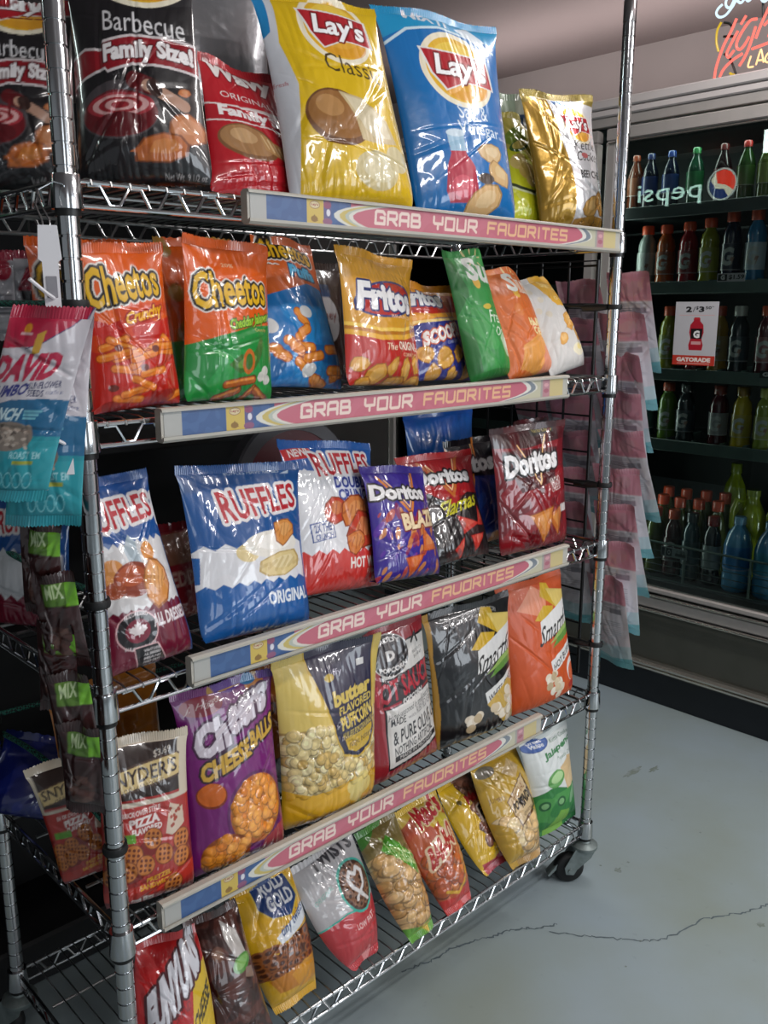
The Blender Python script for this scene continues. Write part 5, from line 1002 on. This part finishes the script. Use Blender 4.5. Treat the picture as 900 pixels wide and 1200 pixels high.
# ------------------------------------------------------------------ drinks
_pl = {}
def plastic(c, rough=.18):
    if c not in _pl: _pl[c] = mat('drink_'+c[1:], c, rough=rough, coat=.5, var=(30, .25, c))
    return _pl[c]
PROF = {'sport': [(.001, 0), (.026, 0), (.0325, .006), (.0335, .03), (.031, .045), (.0335, .06), (.0335, .115), (.030, .128), (.0315, .14), (.027, .160), (.019, .172), (.0165, .177), (.0165, .184), (.001, .184)],
        'soda': [(.001, 0), (.022, 0), (.030, .006), (.031, .05), (.029, .075), (.031, .10), (.031, .135), (.024, .160), (.014, .182), (.0125, .19), (.0125, .196), (.001, .196)],
        'jug': [(.001, 0), (.040, 0), (.046, .008), (.047, .05), (.044, .056), (.047, .065), (.047, .14), (.036, .175), (.020, .195), (.017, .2), (.017, .206), (.001, .206)]}
def bottle(lab, kind, y, z, body, cap, label=None, sc=1.0, txt=None, txtc='#a9b0ac', x=CX+.115, group=None, cat='drink bottle', rot=0.0):
    t = thing('drink_bottle', lab, cat, (x, y, z), None, group)
    rs = min(sc, 1.0)*.94; pr = [(r*rs, h*sc) for r, h in PROF[kind]]
    mb = MB(); mb.lathe(pr, 26); mb.build('bottle_body', plastic(body), t)
    zt = pr[-1][1]; rc = {'sport': .021, 'soda': .0145, 'jug': .02}[kind]*rs; hc = {'sport': .024, 'soda': .016, 'jug': .018}[kind]*sc
    mb = MB(); mb.lathe([(.001, zt-.004*sc), (rc, zt-.004*sc), (rc, zt+hc-.003), (rc-.0025, zt+hc), (.001, zt+hc)], 26); mb.build('cap', plastic(cap, .35), t)
    if label:
        za, zb = {'sport': (.050, .122), 'soda': (.072, .134), 'jug': (.068, .138)}[kind]; rr = max(r for r, h in pr)+.0006
        c = Cv(PI*rr, (zb-za)*sc, .0016, label)
        if txt: c.text(txt, .32, .70, .18, .86, txtc, bold=.05, shear=.05)
        if txt == 'G': c.poly([(.60, .35), (.68, .7), (.64, .5), (.74, .5), (.62, .1), (.66, .35)], '#8a6a5a')
        c.rect(0, 1, 0, .06, '#c9c9c9', .4); C = c.result(); nv, nu = C.shape[:2]
        A, H = np.meshgrid(np.linspace(PI*.5, PI*1.5, nu)+rot, np.linspace(za*sc, zb*sc, nv))
        # facing the door, the reading direction runs towards lower Y
        P = np.stack([rr*np.cos(A), rr*np.sin(A), H], -1); me = np_mesh('label', P, grid_quads(nv, nu, 0, True), C.reshape(-1, 3)); me.materials.append(M['paper']); link(bpy.data.objects.new('label', me), t)
    return t
D1, D2, D3, D4, D5 = ('drinks on the %s cooler shelf' % w for w in ('top', 'second', 'third', 'fourth', 'lowest'))
for y, body, cap, lb, d in ((.657, '#5a2c1c', '#8a3a1c', '#7a4a34', 'amber soda bottle'), (.603, '#101524', '#1a2a5c', '#1c2c5c', 'dark soda bottle with a navy label'), (.529, '#121a30', '#20408c', '#243c78', 'dark soda bottle with a blue label'), (.444, '#1c4a34', '#2c8a4c', '#2c7a48', 'green soda bottle with a green label'),
                            (.353, '#20161a', '#5c1a1c', '#5a1c24', 'dark soda bottle with a maroon label'), (.279, '#24461c', '#b8302c', '#3f6a2c', 'olive green soda bottle with a red cap'), (.215, '#4a5a1c', '#2c7a3c', '#7a8a3c', 'yellow green soda bottle'), (.145, '#2a1a1c', '#6a1c1c', '#5c2020', 'brown soda bottle at the edge of the photo')):
    bottle(d+' on the top cooler shelf', 'soda', y, 1.6302, body, cap, lb, .93, group=D1)
for y, body, lb, sc, d, z in ((.598, '#8f9a94', '#aab2ae', 1.0, 'clear', 0), (.529, '#a8501c', '#8a4a2c', 1.0, 'orange', 0), (.449, '#8e1c24', '#7a2026', 1.02, 'red', 0), (.378, '#8a8e24', '#8c9038', 1.05, 'yellow green', 0), (.305, '#161e34', '#1a2236', 1.12, 'tall navy', 0), (.228, '#2c6f9a', '#a9b8c2', 1.12, 'light blue', 0), (.15, '#2c7a4a', '#a9b8a2', 1.1, 'green', 0)):
    bottle(d+' sports drink with an orange cap on the second cooler shelf', 'sport', y, SHZ[2]+.0005, body, '#d8502a', lb, sc, 'G', group=D2)
for y, body, cap, lb, d in ((.60, '#3a5a5c', '#2c4a5a', '#4a6a6c', 'teal'), (.498, '#8a8c2c', '#c8502c', '#7a8238', 'yellow green'), (.40, '#7a3038', '#b84a2c', '#8a4a4c', 'red'), (.325, '#b08a3a', '#b84a2c', '#a89468', 'amber'), (.257, '#2c3438', '#b9bab4', '#39444a', 'dark grey'), (.170, '#5c2c34', '#c8502c', '#8a5a5c', 'maroon')):
    bottle(d+' sports drink on the third cooler shelf', 'sport', y, SHZ[3]+.0005, body, cap, lb, 1.08, 'G', group=D3)
for y, body, cap, lb, d in ((.565, '#2c5a5c', '#2c3a3c', '#4a6a6c', 'teal'), (.483, '#5a7a2c', '#c8502c', '#55702c', 'green'), (.418, '#2c3438', '#3a3c3c', '#39444a', 'dark grey'), (.302, '#4a1c24', '#7a2c1c', '#8a8a8a', 'dark maroon'), (.226, '#b8a42c', '#8a6a1c', '#a89a3c', 'yellow'), (.152, '#8a9a3c', '#a8b04c', '#9aa45c', 'pale green')):
    bottle(d+' sports drink on the fourth cooler shelf', 'sport', y, SHZ[4]+.0005, body, cap, lb, 1.0, 'G', group=D4)
for y, body, cap, lb, d, kd, txt in ((.562, '#5a5c24', '#8a2c1c', '#4f5424', 'olive bottle', 'sport', None), (.497, '#4f5a24', '#c8502c', '#4a5424', 'olive green bottle', 'sport', None), (.430, '#3a1218', '#d8502a', '#3a141a', 'dark red bottle', 'sport', 'G'), (.362, '#2c4a52', '#2c3c42', '#34525a', 'slate bottle', 'sport', None), (.288, '#20262c', '#8a1c1c', '#8f9a9a', 'dark bottle with a pale label', 'sport', None), (.200, '#5a9ac4', '#7ab0d4', '#2c78b8', 'round blue water bottle', 'jug', None), (.098, '#4a8ab4', '#5a9ac4', '#3c88a4', 'blue water bottle at the edge of the photo', 'jug', None)):
    bottle(d+' in the lowest cooler basket', kd, y, .4305, body, cap, lb, 1.12 if kd == 'sport' else 1.1, txt, group=D5)
# taller bottles behind them: only caps and shoulders catch the light
for k, (y, dx, z) in enumerate(((.53, .10, .02), (.465, .10, .015), (.40, .11, .02), (.33, .11, .03), (.56, .19, .05), (.49, .19, .05), (.42, .20, .055), (.35, .20, .06))):
    bottle('dark bottle with an orange cap %s' % ('behind the olive bottles', 'behind the olive green bottle', 'behind the dark red bottle', 'behind the slate bottle', 'in the rear row, furthest left', 'in the rear row, second from left', 'in the rear row, third from left', 'in the rear row, furthest right')[k], 'sport', y, .4305, '#4a5424', '#e0502a', None, 1.2+z*2, x=CX+.115+dx, group=D5)
# juice jugs with loop handles at the right
for k, (y, cc) in enumerate(((.245, '#9aa82c'), (.12, '#a8b43c'))):
    t = thing('juice_jug', ('yellow green juice jug with a loop handle behind the water bottle', 'pale yellow green juice jug at the edge of the photo')[k], 'juice jug', (CX+.30, y, .4305), None, D5)
    mb = MB(); mb.lathe([(.001, 0), (.052, 0), (.058, .008), (.058, .17), (.05, .21), (.03, .25), (.02, .27), (.02, .285), (.001, .285)], 26); mb.build('jug_body', plastic(cc), t)
    mb = MB(); mb.tube([(-.028, .02, .262), (-.06, .03, .272), (-.075, .035, .24), (-.075, .035, .18), (-.052, .02, .15)], .009, 10); mb.build('handle', plastic(cc), t)
    mb = MB(); mb.lathe([(.001, .282), (.023, .282), (.023, .303), (.001, .303)], 22); mb.build('cap', plastic('#8a9a3c'), t)
t = bottle('tall yellow green bottle standing at the back of the lowest basket', 'jug', .385, .4305, '#8a9a1c', '#7a8a1c', None, 1.6, x=CX+.46, group=D5)

# ------------------------------------------------------------------ cards and price tags
def card(name, lab, cat, x, ya, yb, za, zb, art, ds=.0008, base='#c2c0c4', yaw=0):
    """a flat printed card facing -X; ya is its left edge as read"""
    c = Cv(abs(ya-yb), zb-za, ds, base); art(c); C = c.result(); nv, nu = C.shape[:2]
    t = thing(name, lab, cat, (x, ya, za))
    U, V = np.meshgrid(np.linspace(0, yb-ya, nu), np.linspace(0, zb-za, nv)); P = np.stack([0*U, U, V], -1)
    me = np_mesh('printed_face', P, grid_quads(nv, nu), C.reshape(-1, 3)); me.materials.append(M['paper']); link(bpy.data.objects.new('printed_face', me), t)
    mb = MB(); mb.box(.0003, .0014, min(0, yb-ya), max(0, yb-ya), 0, zb-za); mb.build('backing', M['white_pl'], t, smooth=False)
    return t
def art_sign(c):
    c.text('2', .25, .39, .835, .925, '#1c1a1c', bold=.05); c.text('/', .41, .47, .84, .92, '#1c1a1c'); c.text('$', .48, .54, .87, .93, '#1c1a1c', bold=.03); c.text('3', .55, .68, .835, .925, '#1c1a1c', bold=.05); c.text('50*', .70, .90, .88, .93, '#1c1a1c', bold=.03); c.rect(.1, .92, .785, .793, '#d8a0a0')
    c.poly([(.45, .74), (.60, .74), (.60, .70), (.68, .64), (.70, .52), (.66, .42), (.70, .32), (.68, .24), (.38, .24), (.36, .32), (.40, .42), (.36, .52), (.38, .64), (.45, .70)], '#b02030'); c.rect(.46, .59, .72, .755, '#c02c34')
    c.poly([(.40, .58), (.67, .58), (.66, .42), (.40, .42)], '#1d1418'); c.text('G', .46, .61, .43, .55, '#efeaea', bold=.06); c.rect(.42, .65, .33, .38, '#d9a0a0')
    c.rect(0, 1, 0, .155, '#c0392c'); c.text('GATORADE', .1, .9, .055, .125, '#efe2da', bold=.06); c.rect(.12, .88, .025, .035, '#e0b0a8')
card('price_card', 'white price card with a red bottle stuck inside the cooler door glass', 'sign', CX+.0075, .421, .279, 1.159, 1.354, art_sign)
def art_price(c):
    c.rect(.03, .36, .12, .88, '#17181a'); c.text('G', .13, .28, .22, .8, '#e8e8e8', bold=.06); c.text('$1.59', .42, .97, .2, .82, '#1a1a1c', bold=.03)
card('price_tag', 'small price tag under the navy bottle on the second cooler shelf', 'price tag', CX+.0445, .310, .222, 1.4135, 1.4385, art_price, .0007)
def art_g(c): c.rect(.0, 1, 0, 1, '#22282a'); c.text('G', .12, .4, .2, .8, '#d8dcdc', bold=.05); c.rect(.55, .95, .3, .7, '#8a9494')
card('price_tag', 'dark price tag at the edge of the photo on the third cooler shelf', 'price tag', CX+.0445, .150, .08, 1.128, 1.150, art_g, .0008)
def art_tag(c): c.rect(.03, .14, .1, .9, '#2a2e2e'); c.rect(.2, .42, .12, .88, '#1a1e1e'); c.text('O', .25, .37, .25, .75, '#aab4b2', bold=.04); c.rect(.55, .95, .2, .5, '#3a4242'); c.text('1.89', .6, .92, .3, .8, '#2a2e2e')
card('price_tag', 'small tag hanging on the wire fence of the lowest cooler basket', 'price tag', CX+.0425, .432, .338, .515, .548, art_tag, .0009, '#8a9694')

# ------------------------------------------------------------------ neon beer sign on top of the cooler
NX = 2.20
neon_l = {
 'white': [[(0.349, 2.196), (0.361, 2.188), (0.366, 2.176), (0.356, 2.164), (0.339, 2.164), (0.324, 2.176), (0.313, 2.19), (0.305, 2.206), (0.298, 2.225)], [(0.334, 2.217), (0.339, 2.199), (0.335, 2.187), (0.325, 2.183), (0.316, 2.197), (0.312, 2.208)], [(0.311, 2.206), (0.302, 2.194), (0.293, 2.188), (0.286, 2.193), (0.282, 2.199)], [(0.279, 2.196), (0.272, 2.188), (0.265, 2.191), (0.263, 2.199)], [(0.236, 2.191), (0.23, 2.18), (0.223, 2.176), (0.216, 2.18), (0.213, 2.19)]],
 'yellow': [[(0.348, 2.149), (0.358, 2.131), (0.36, 2.112), (0.358, 2.093), (0.35, 2.071)], [(0.31, 2.005), (0.301, 1.999), (0.295, 1.998)]],
 'red': [[(0.302, 2.149), (0.316, 2.118), (0.337, 2.08), (0.353, 2.031), (0.357, 1.999)], [(0.276, 2.051), (0.304, 2.039), (0.329, 2.02), (0.341, 1.999)], [(0.295, 2.115), (0.313, 2.084), (0.324, 2.061), (0.318, 2.049), (0.311, 2.055), (0.302, 2.065)], [(0.274, 2.151), (0.288, 2.13)], [(0.241, 2.135), (0.26, 2.135), (0.279, 2.115), (0.295, 2.087), (0.294, 2.07), (0.283, 2.064), (0.27, 2.076), (0.26, 2.093)], [(0.243, 2.116), (0.256, 2.069), (0.269, 2.039), (0.283, 2.019)], [(0.206, 2.164), (0.227, 2.12), (0.24, 2.084)], [(0.219, 2.113), (0.207, 2.123), (0.198, 2.122), (0.2, 2.095), (0.203, 2.081)], [(0.249, 2.058), (0.203, 2.065), (0.175, 2.069)], [(0.175, 2.157), (0.184, 2.111), (0.186, 2.084), (0.176, 2.076)], [(0.199, 2.129), (0.16, 2.134)]],
 'cream': [[(0.25, 2.04), (0.256, 2.013), (0.24, 2.01)], [(0.233, 2.013), (0.224, 2.047), (0.22, 2.048), (0.211, 2.016)], [(0.228, 2.024), (0.214, 2.023)], [(0.195, 2.04), (0.202, 2.036), (0.207, 2.027), (0.205, 2.017), (0.198, 2.014), (0.193, 2.02), (0.198, 2.026)]],
 'dark': [[(0.398, 1.998), (0.378, 1.997), (0.363, 1.997)], [(0.289, 1.997), (0.197, 1.998), (0.137, 1.999)], [(0.235, 2.194), (0.229, 2.135)], [(0.346, 2.15), (0.33, 2.144), (0.317, 2.131)], [(0.344, 2.112), (0.315, 2.107)], [(0.338, 2.064), (0.319, 2.048), (0.308, 2.027), (0.295, 1.998)]]}
def smooth(pl, n=5):
    if len(pl) < 3: return pl
    P = [np.array(p) for p in pl]; P = [2*P[0]-P[1]]+P+[2*P[-1]-P[-2]]; o = []
    for i in range(1, len(P)-2):
        for t in np.linspace(0, 1, n, endpoint=False):
            a, b, c, d = P[i-1:i+3]; o.append(tuple(.5*((2*b)+(-a+c)*t+(2*a-5*b+4*c-d)*t*t+(-a+3*b-3*c+d)*t**3)))
    return o+[tuple(P[-2])]
t = thing('neon_sign', 'lit neon beer sign in red and white script standing on the cooler top', 'neon sign', (NX, .25, 1.991))
for key, nm, r, m in (('white', 'script_tube', .0036, 'neon_white'), ('yellow', 'accent_tube', .0034, 'neon_yellow'), ('red', 'word_tube', .0040, 'neon_red'), ('cream', 'small_letter_tube', .0026, 'neon_cream'), ('dark', 'support', .0034, 'black')):
    for pl in neon_l[key]:
        mb = MB(); mb.tube([(0 if key != 'dark' else .012, y-.25, max(z-1.991, .0036)) for y, z in smooth(pl)], r, 8); mb.build(nm, M[m], t)

# neon cola sign on the far left wall, seen reversed in the cooler glass
t = thing('neon_sign', 'glowing cola sign reflected backwards in the cooler door glass', 'neon sign', (-1.69, 2.53, 2.21))
V, T = text_tris('pepsi', -.0); mb = MB()
mb.add([(.02, -.13+.53*a, -.10+.17*b) for a, b in V], [tuple(q) for q in T]); mb.build('lettering', mat('neon_letters', '#202020', emit='#bfe6d8', estr=9), t, smooth=False)
rot_ = lambda f: [(y*.82-z*.57, y*.57+z*.82) for y, z in f]
ring = [(.02, -.29+.107*math.cos(a), .02+.107*math.sin(a)) for a in np.linspace(0, 2*PI, 40, endpoint=False)]
def disc_part(f, nm, c, e):
    pts = [(.012, -.29+y, .02+z) for y, z in rot_(f)]; mb = MB(); mb.add(pts, [tuple(range(len(pts)))]); mb.build(nm, mat(nm+'_glow', '#202020', emit=c, estr=e), t, smooth=False)
R_ = .1; up = [(R_*math.cos(a), R_*math.sin(a)) for a in np.linspace(.35, PI-.1, 24)]; lo = [(R_*math.cos(a), R_*math.sin(a)) for a in np.linspace(PI+.45, 2*PI-.25, 24)]
disc_part(up+[(-.03, .01), (.04, -.015)], 'red_half', '#e0402c', 8); disc_part(lo+[(.03, -.05), (-.03, -.02)], 'blue_half', '#3c5ca8', 2.5)
disc_part([up[0], (.04, -.015), (-.03, .01), up[-1], lo[0], (-.03, -.022), (.03, -.052), lo[-1]], 'white_band', '#e6e6c8', 6)
mb = MB(); mb.tube(ring, .006, 8, closed=True); mb.build('globe_ring', mat('ring_glow', '#202020', emit='#cfe0d8', estr=5), t)

# ------------------------------------------------------------------ room shell
def shell(name, m, *b):
    mb = MB(); mb.box(*b); o = mb.build(name, m, None, smooth=False); o['kind'] = 'structure'; return o
shell('floor', M['floor'], -4, 5, -6, 5, -.05, 0)
shell('ceiling', M['ceil'], -4, 5, -6, 5, 2.45, 2.5)
shell('wall_right', M['wall'], 3.24, 3.34, -6, 5, 0, 2.45)
shell('wall_back', M['darkwall'], -1.85, 3.24, 4.0, 4.1, 0, 2.45)
shell('wall_left', M['darkwall'], -1.85, -1.75, .9, 4.0, 0, 2.45)
# hairline crack and scuffs in the floor paint
def ribbon(name, lab, pts, w, m, cat='floor crack'):
    rng = random.Random(len(pts)); P = []
    for a, b in zip(pts[:-1], pts[1:]):
        for k in range(12):
            s = k/12; P.append((a[0]+(b[0]-a[0])*s+rng.uniform(-.004, .004), a[1]+(b[1]-a[1])*s+rng.uniform(-.004, .004)))
    P.append(pts[-1]); mb = MB(); v = []
    for i, p in enumerate(P):
        q = P[min(i+1, len(P)-1)]; o = P[max(i-1, 0)]; d = Vector((q[0]-o[0], q[1]-o[1])).normalized(); n = Vector((-d.y, d.x))*w*rng.uniform(.3, 1)
        v += [(p[0]+n.x, p[1]+n.y, .0006), (p[0]-n.x, p[1]-n.y, .0006)]
    mb.add(v, [(2*i, 2*i+1, 2*i+3, 2*i+2) for i in range(len(P)-1)]); o = mb.build(name, m, None, smooth=False); o['kind'] = 'structure'
ribbon('floor_crack', '', [(.634, .082), (.70, .06), (.76, .055), (.83, .028), (.898, .003), (.93, -.02), (.985, -.055)], .0028, M['crack'])
ribbon('floor_crack', '', [(.955, -.06), (1.015, -.139), (1.075, -.215), (1.117, -.244), (1.24, -.27), (1.32, -.32), (1.391, -.347), (1.44, -.42)], .0022, M['crack'])
def blotch(x, y, rx, ry, seed):
    rng = random.Random(seed); mb = MB(); n = 22; ps = []
    for k in range(n): a = 2*PI*k/n; r = rng.uniform(.5, 1.1); ps.append((x+rx*r*math.cos(a), y+ry*r*math.sin(a), .0005))
    mb.add(ps, [tuple(range(n))]); o = mb.build('floor_stain', M['stain'], None, smooth=False); o['kind'] = 'structure'
for k, q in enumerate(((1.70, .19, .05, .012), (1.76, .155, .03, .010), (1.255, -.04, .012, .01), (1.20, .03, .004, .003), (1.24, -.0, .004, .003), (1.30, -.04, .004, .004), (1.17, -.54, .014, .009), (1.31, -.365, .012, .01), (1.33, -.39, .012, .008), (1.07, -.21, .004, .004), (.98, -.23, .003, .003), (1.55, -.1, .004, .003))): blotch(*q, k)

# ------------------------------------------------------------------ dim things behind the rack
g = thing('gondola_backdrop', 'dark gondola backdrop added behind the wire rack', 'shelving', (0, .78, 0))  # gondola put in as a backdrop to keep the rack gaps black
cpart('back_panel', M['gondola'], g, (-1.5, .78, -.02, .0, .02, 1.36), bev=.003); cpart('base', M['gondola'], g, (-1.5, .78, -.22, .02, 0, .10), bev=.006)
for z in (.40, .72, 1.05): cpart('gondola_shelf', M['gondola'], g, (-1.48, .77, -.20, -.02, z, z+.018), bev=.004)
for x in (-1.5, -.74, .02, .78): cpart('upright', M['black'], g, (x-.012, x+.012, -.03, -.018, .02, 1.38), bev=.003)
t = thing('wire_grid_panel', 'black wire grid panel behind the left end of the rack', 'grid panel', (0, .60, 0))
mb = MB(); mb.tube([(-.5, 0, 1.12), (-.5, 0, 1.62), (.36, 0, 1.62), (.36, 0, 1.12)], .005, 8, closed=True); mb.build('frame', M['black'], t)
mb = MB()
for k in range(11): mb.tube([(-.42+.078*k, 0, 1.12), (-.42+.078*k, 0, 1.62)], .0034, 6)
for k in range(6): mb.tube([(-.5, 0, 1.155+.082*k), (.36, 0, 1.155+.082*k)], .003, 6)
mb.build('grid_wires', M['black'], t)
def art_wht(c):
    c.rect(-.1, 1.1, .9, 1.1, '#a8344c'); c.poly([(.2, .55), (.35, .8), (.5, .88), (.6, .8), (.45, .6), (.4, .45)], '#a8203c'); c.rect(.25, .42, .40, .55, '#2a2428'); c.ell(.82, .8, .14, .12, '#a8203c')
    for k in range(5): c.rect(.55, .95, .5-.05*k, .53-.05*k, '#77757c')
for k, (x, z, lab, bs) in enumerate(((.20, 1.43, 'white pouch with red shapes hanging behind the left post', '#c9c9d0'), (.10, 1.425, 'white pouch hanging left of the pouch with red shapes', '#b9b9c0'), (.30, 1.43, 'white pouch hanging on the rear grid behind the orange bags', '#c4c4cc'), (.21, 1.30, 'grey pouch with a brown circle on the rear grid', '#8f8f96'))):
    pouch(lab, (x, .572, z), -20+9*(k % 2), -4, 0, .115, .15, art_wht if k < 3 else (lambda c: (c.ell(.5, .55, .36, .3, '#4a2c1c'), c.rect(0, .2, .3, .8, '#6a6a72'))), 200+k, 'pouches on the rear grid', bs, '#9a9aa0', 'snack_pouch', 'snack mix', ds=.0025)
# folded silver corner glinting between the orange bags, and dark cartons past the right end
for k, (x, y, z, c, lab) in enumerate(((1.36, 1.0, 1.36, '#1d1d20', 'black carton at the back seen under the top shelf'), (1.22, .95, 1.36, '#5c5a58', 'grey carton beside the black carton at the back'), (1.52, 1.02, 1.36, '#23232a', 'black carton furthest right at the back'))):
    pass

# ------------------------------------------------------------------ light and camera
def area(name, loc, rot, sx, sy, power, c=(1, 1, 1), spread=PI):
    l = bpy.data.lights.new(name, 'AREA'); l.shape = 'RECTANGLE'; l.size, l.size_y = sx, sy; l.energy = power; l.color = c; l.spread = spread
    o = bpy.data.objects.new(name, l); o.location = loc; o.rotation_euler = rot; col.objects.link(o); return o
area('ceiling_tubes_front', (.1, -1.3, 2.40), (0, 0, .0), 1.3, .14, 22, (1, .95, .93))
area('ceiling_tubes_right', (1.9, -2.3, 2.40), (0, 0, .5), 1.3, .14, 45, (1, .97, .96))
area('ceiling_tubes_far', (3.0, -3.4, 2.40), (0, 0, .5), 1.3, .14, 40, (1, .97, .96))
area('ceiling_tubes_rear', (-1.30, 1.70, 2.41), (0, 0, -.43), .9, .16, 8, (.85, 1, .96))
area('wall_fill_aisle', (1.62, -.35, 2.41), (0, 0, PI/2), 1.3, .14, 22, (1, .96, .94))  # added fill above the aisle that brightens the wall
area('ceiling_fill_aisle', (1.7, -1.2, 2.20), (PI, 0, 0), 1.3, .3, 8, (1, .93, .92))  # invented upward fill that lifts the ceiling brightness
area('ceiling_fill_back', (2.75, 1.0, 2.12), (PI, 0, 0), .3, 2.2, 7, (1, .93, .92))  # upward fill put in to brighten the far ceiling and wall
area('cooler_fill_top', (CX+.10, .1, 1.895), (0, -.35, 0), .05, 2.6, 5, (.86, 1, .9))  # fill added to the unlit cooler so the bottles show
area('cooler_fill_side', (CX+.045, .69, 1.13), (-PI/2, 0, 0), .03, 1.4, 1.8, (.86, 1, .92))  # added side fill that lights all the bottle rows
area('cooler_fill_side_near', (CX+.045, -.69, 1.13), (PI/2, 0, 0), .03, 1.4, 4, (.86, 1, .92))  # matching fill added at the near end of the door
area('window_front', (2.3, -5.2, 1.5), (PI/2, 0, 0), 3.0, 1.6, 92, (.86, .93, 1))
area('window_front_left', (-1.6, -4.8, 1.5), (PI/2, 0, 0), 1.1, 1.9, 22, (.88, .94, 1))
w = bpy.data.worlds.new('World'); bpy.context.scene.world = w; w.use_nodes = True
w.node_tree.nodes['Background'].inputs[0].default_value = (.8, .86, .92, 1); w.node_tree.nodes['Background'].inputs[1].default_value = .3

cam = bpy.data.cameras.new('Camera'); co = bpy.data.objects.new('Camera', cam); col.objects.link(co); bpy.context.scene.camera = co
cam.sensor_fit = 'VERTICAL'; cam.sensor_height = 24.0; cam.lens = 24.0*1046.28/1200; cam.clip_start = .02
yaw, pit = .7613, .2215
fw = Vector((math.sin(yaw)*math.cos(pit), math.cos(yaw)*math.cos(pit), -math.sin(pit))); r_ = Vector((math.cos(yaw), -math.sin(yaw), 0)); u_ = r_.cross(fw)
Mx = Matrix((r_, u_, -fw)).transposed().to_4x4(); Mx.translation = (-.48534, -1.04145, 1.326); co.matrix_world = Mx
sc = bpy.context.scene
sc.view_settings.view_transform = 'Standard'; sc.view_settings.look = 'None'; sc.view_settings.gamma = 1; sc.view_settings.exposure = -.30
sc.view_settings.use_curve_mapping = False
sc.cycles.use_denoising = True
sc.cycles.max_bounces = 8; sc.cycles.transparent_max_bounces = 12; sc.cycles.caustics_reflective = False; sc.cycles.caustics_refractive = False
sc.cycles.sample_clamp_indirect = 6
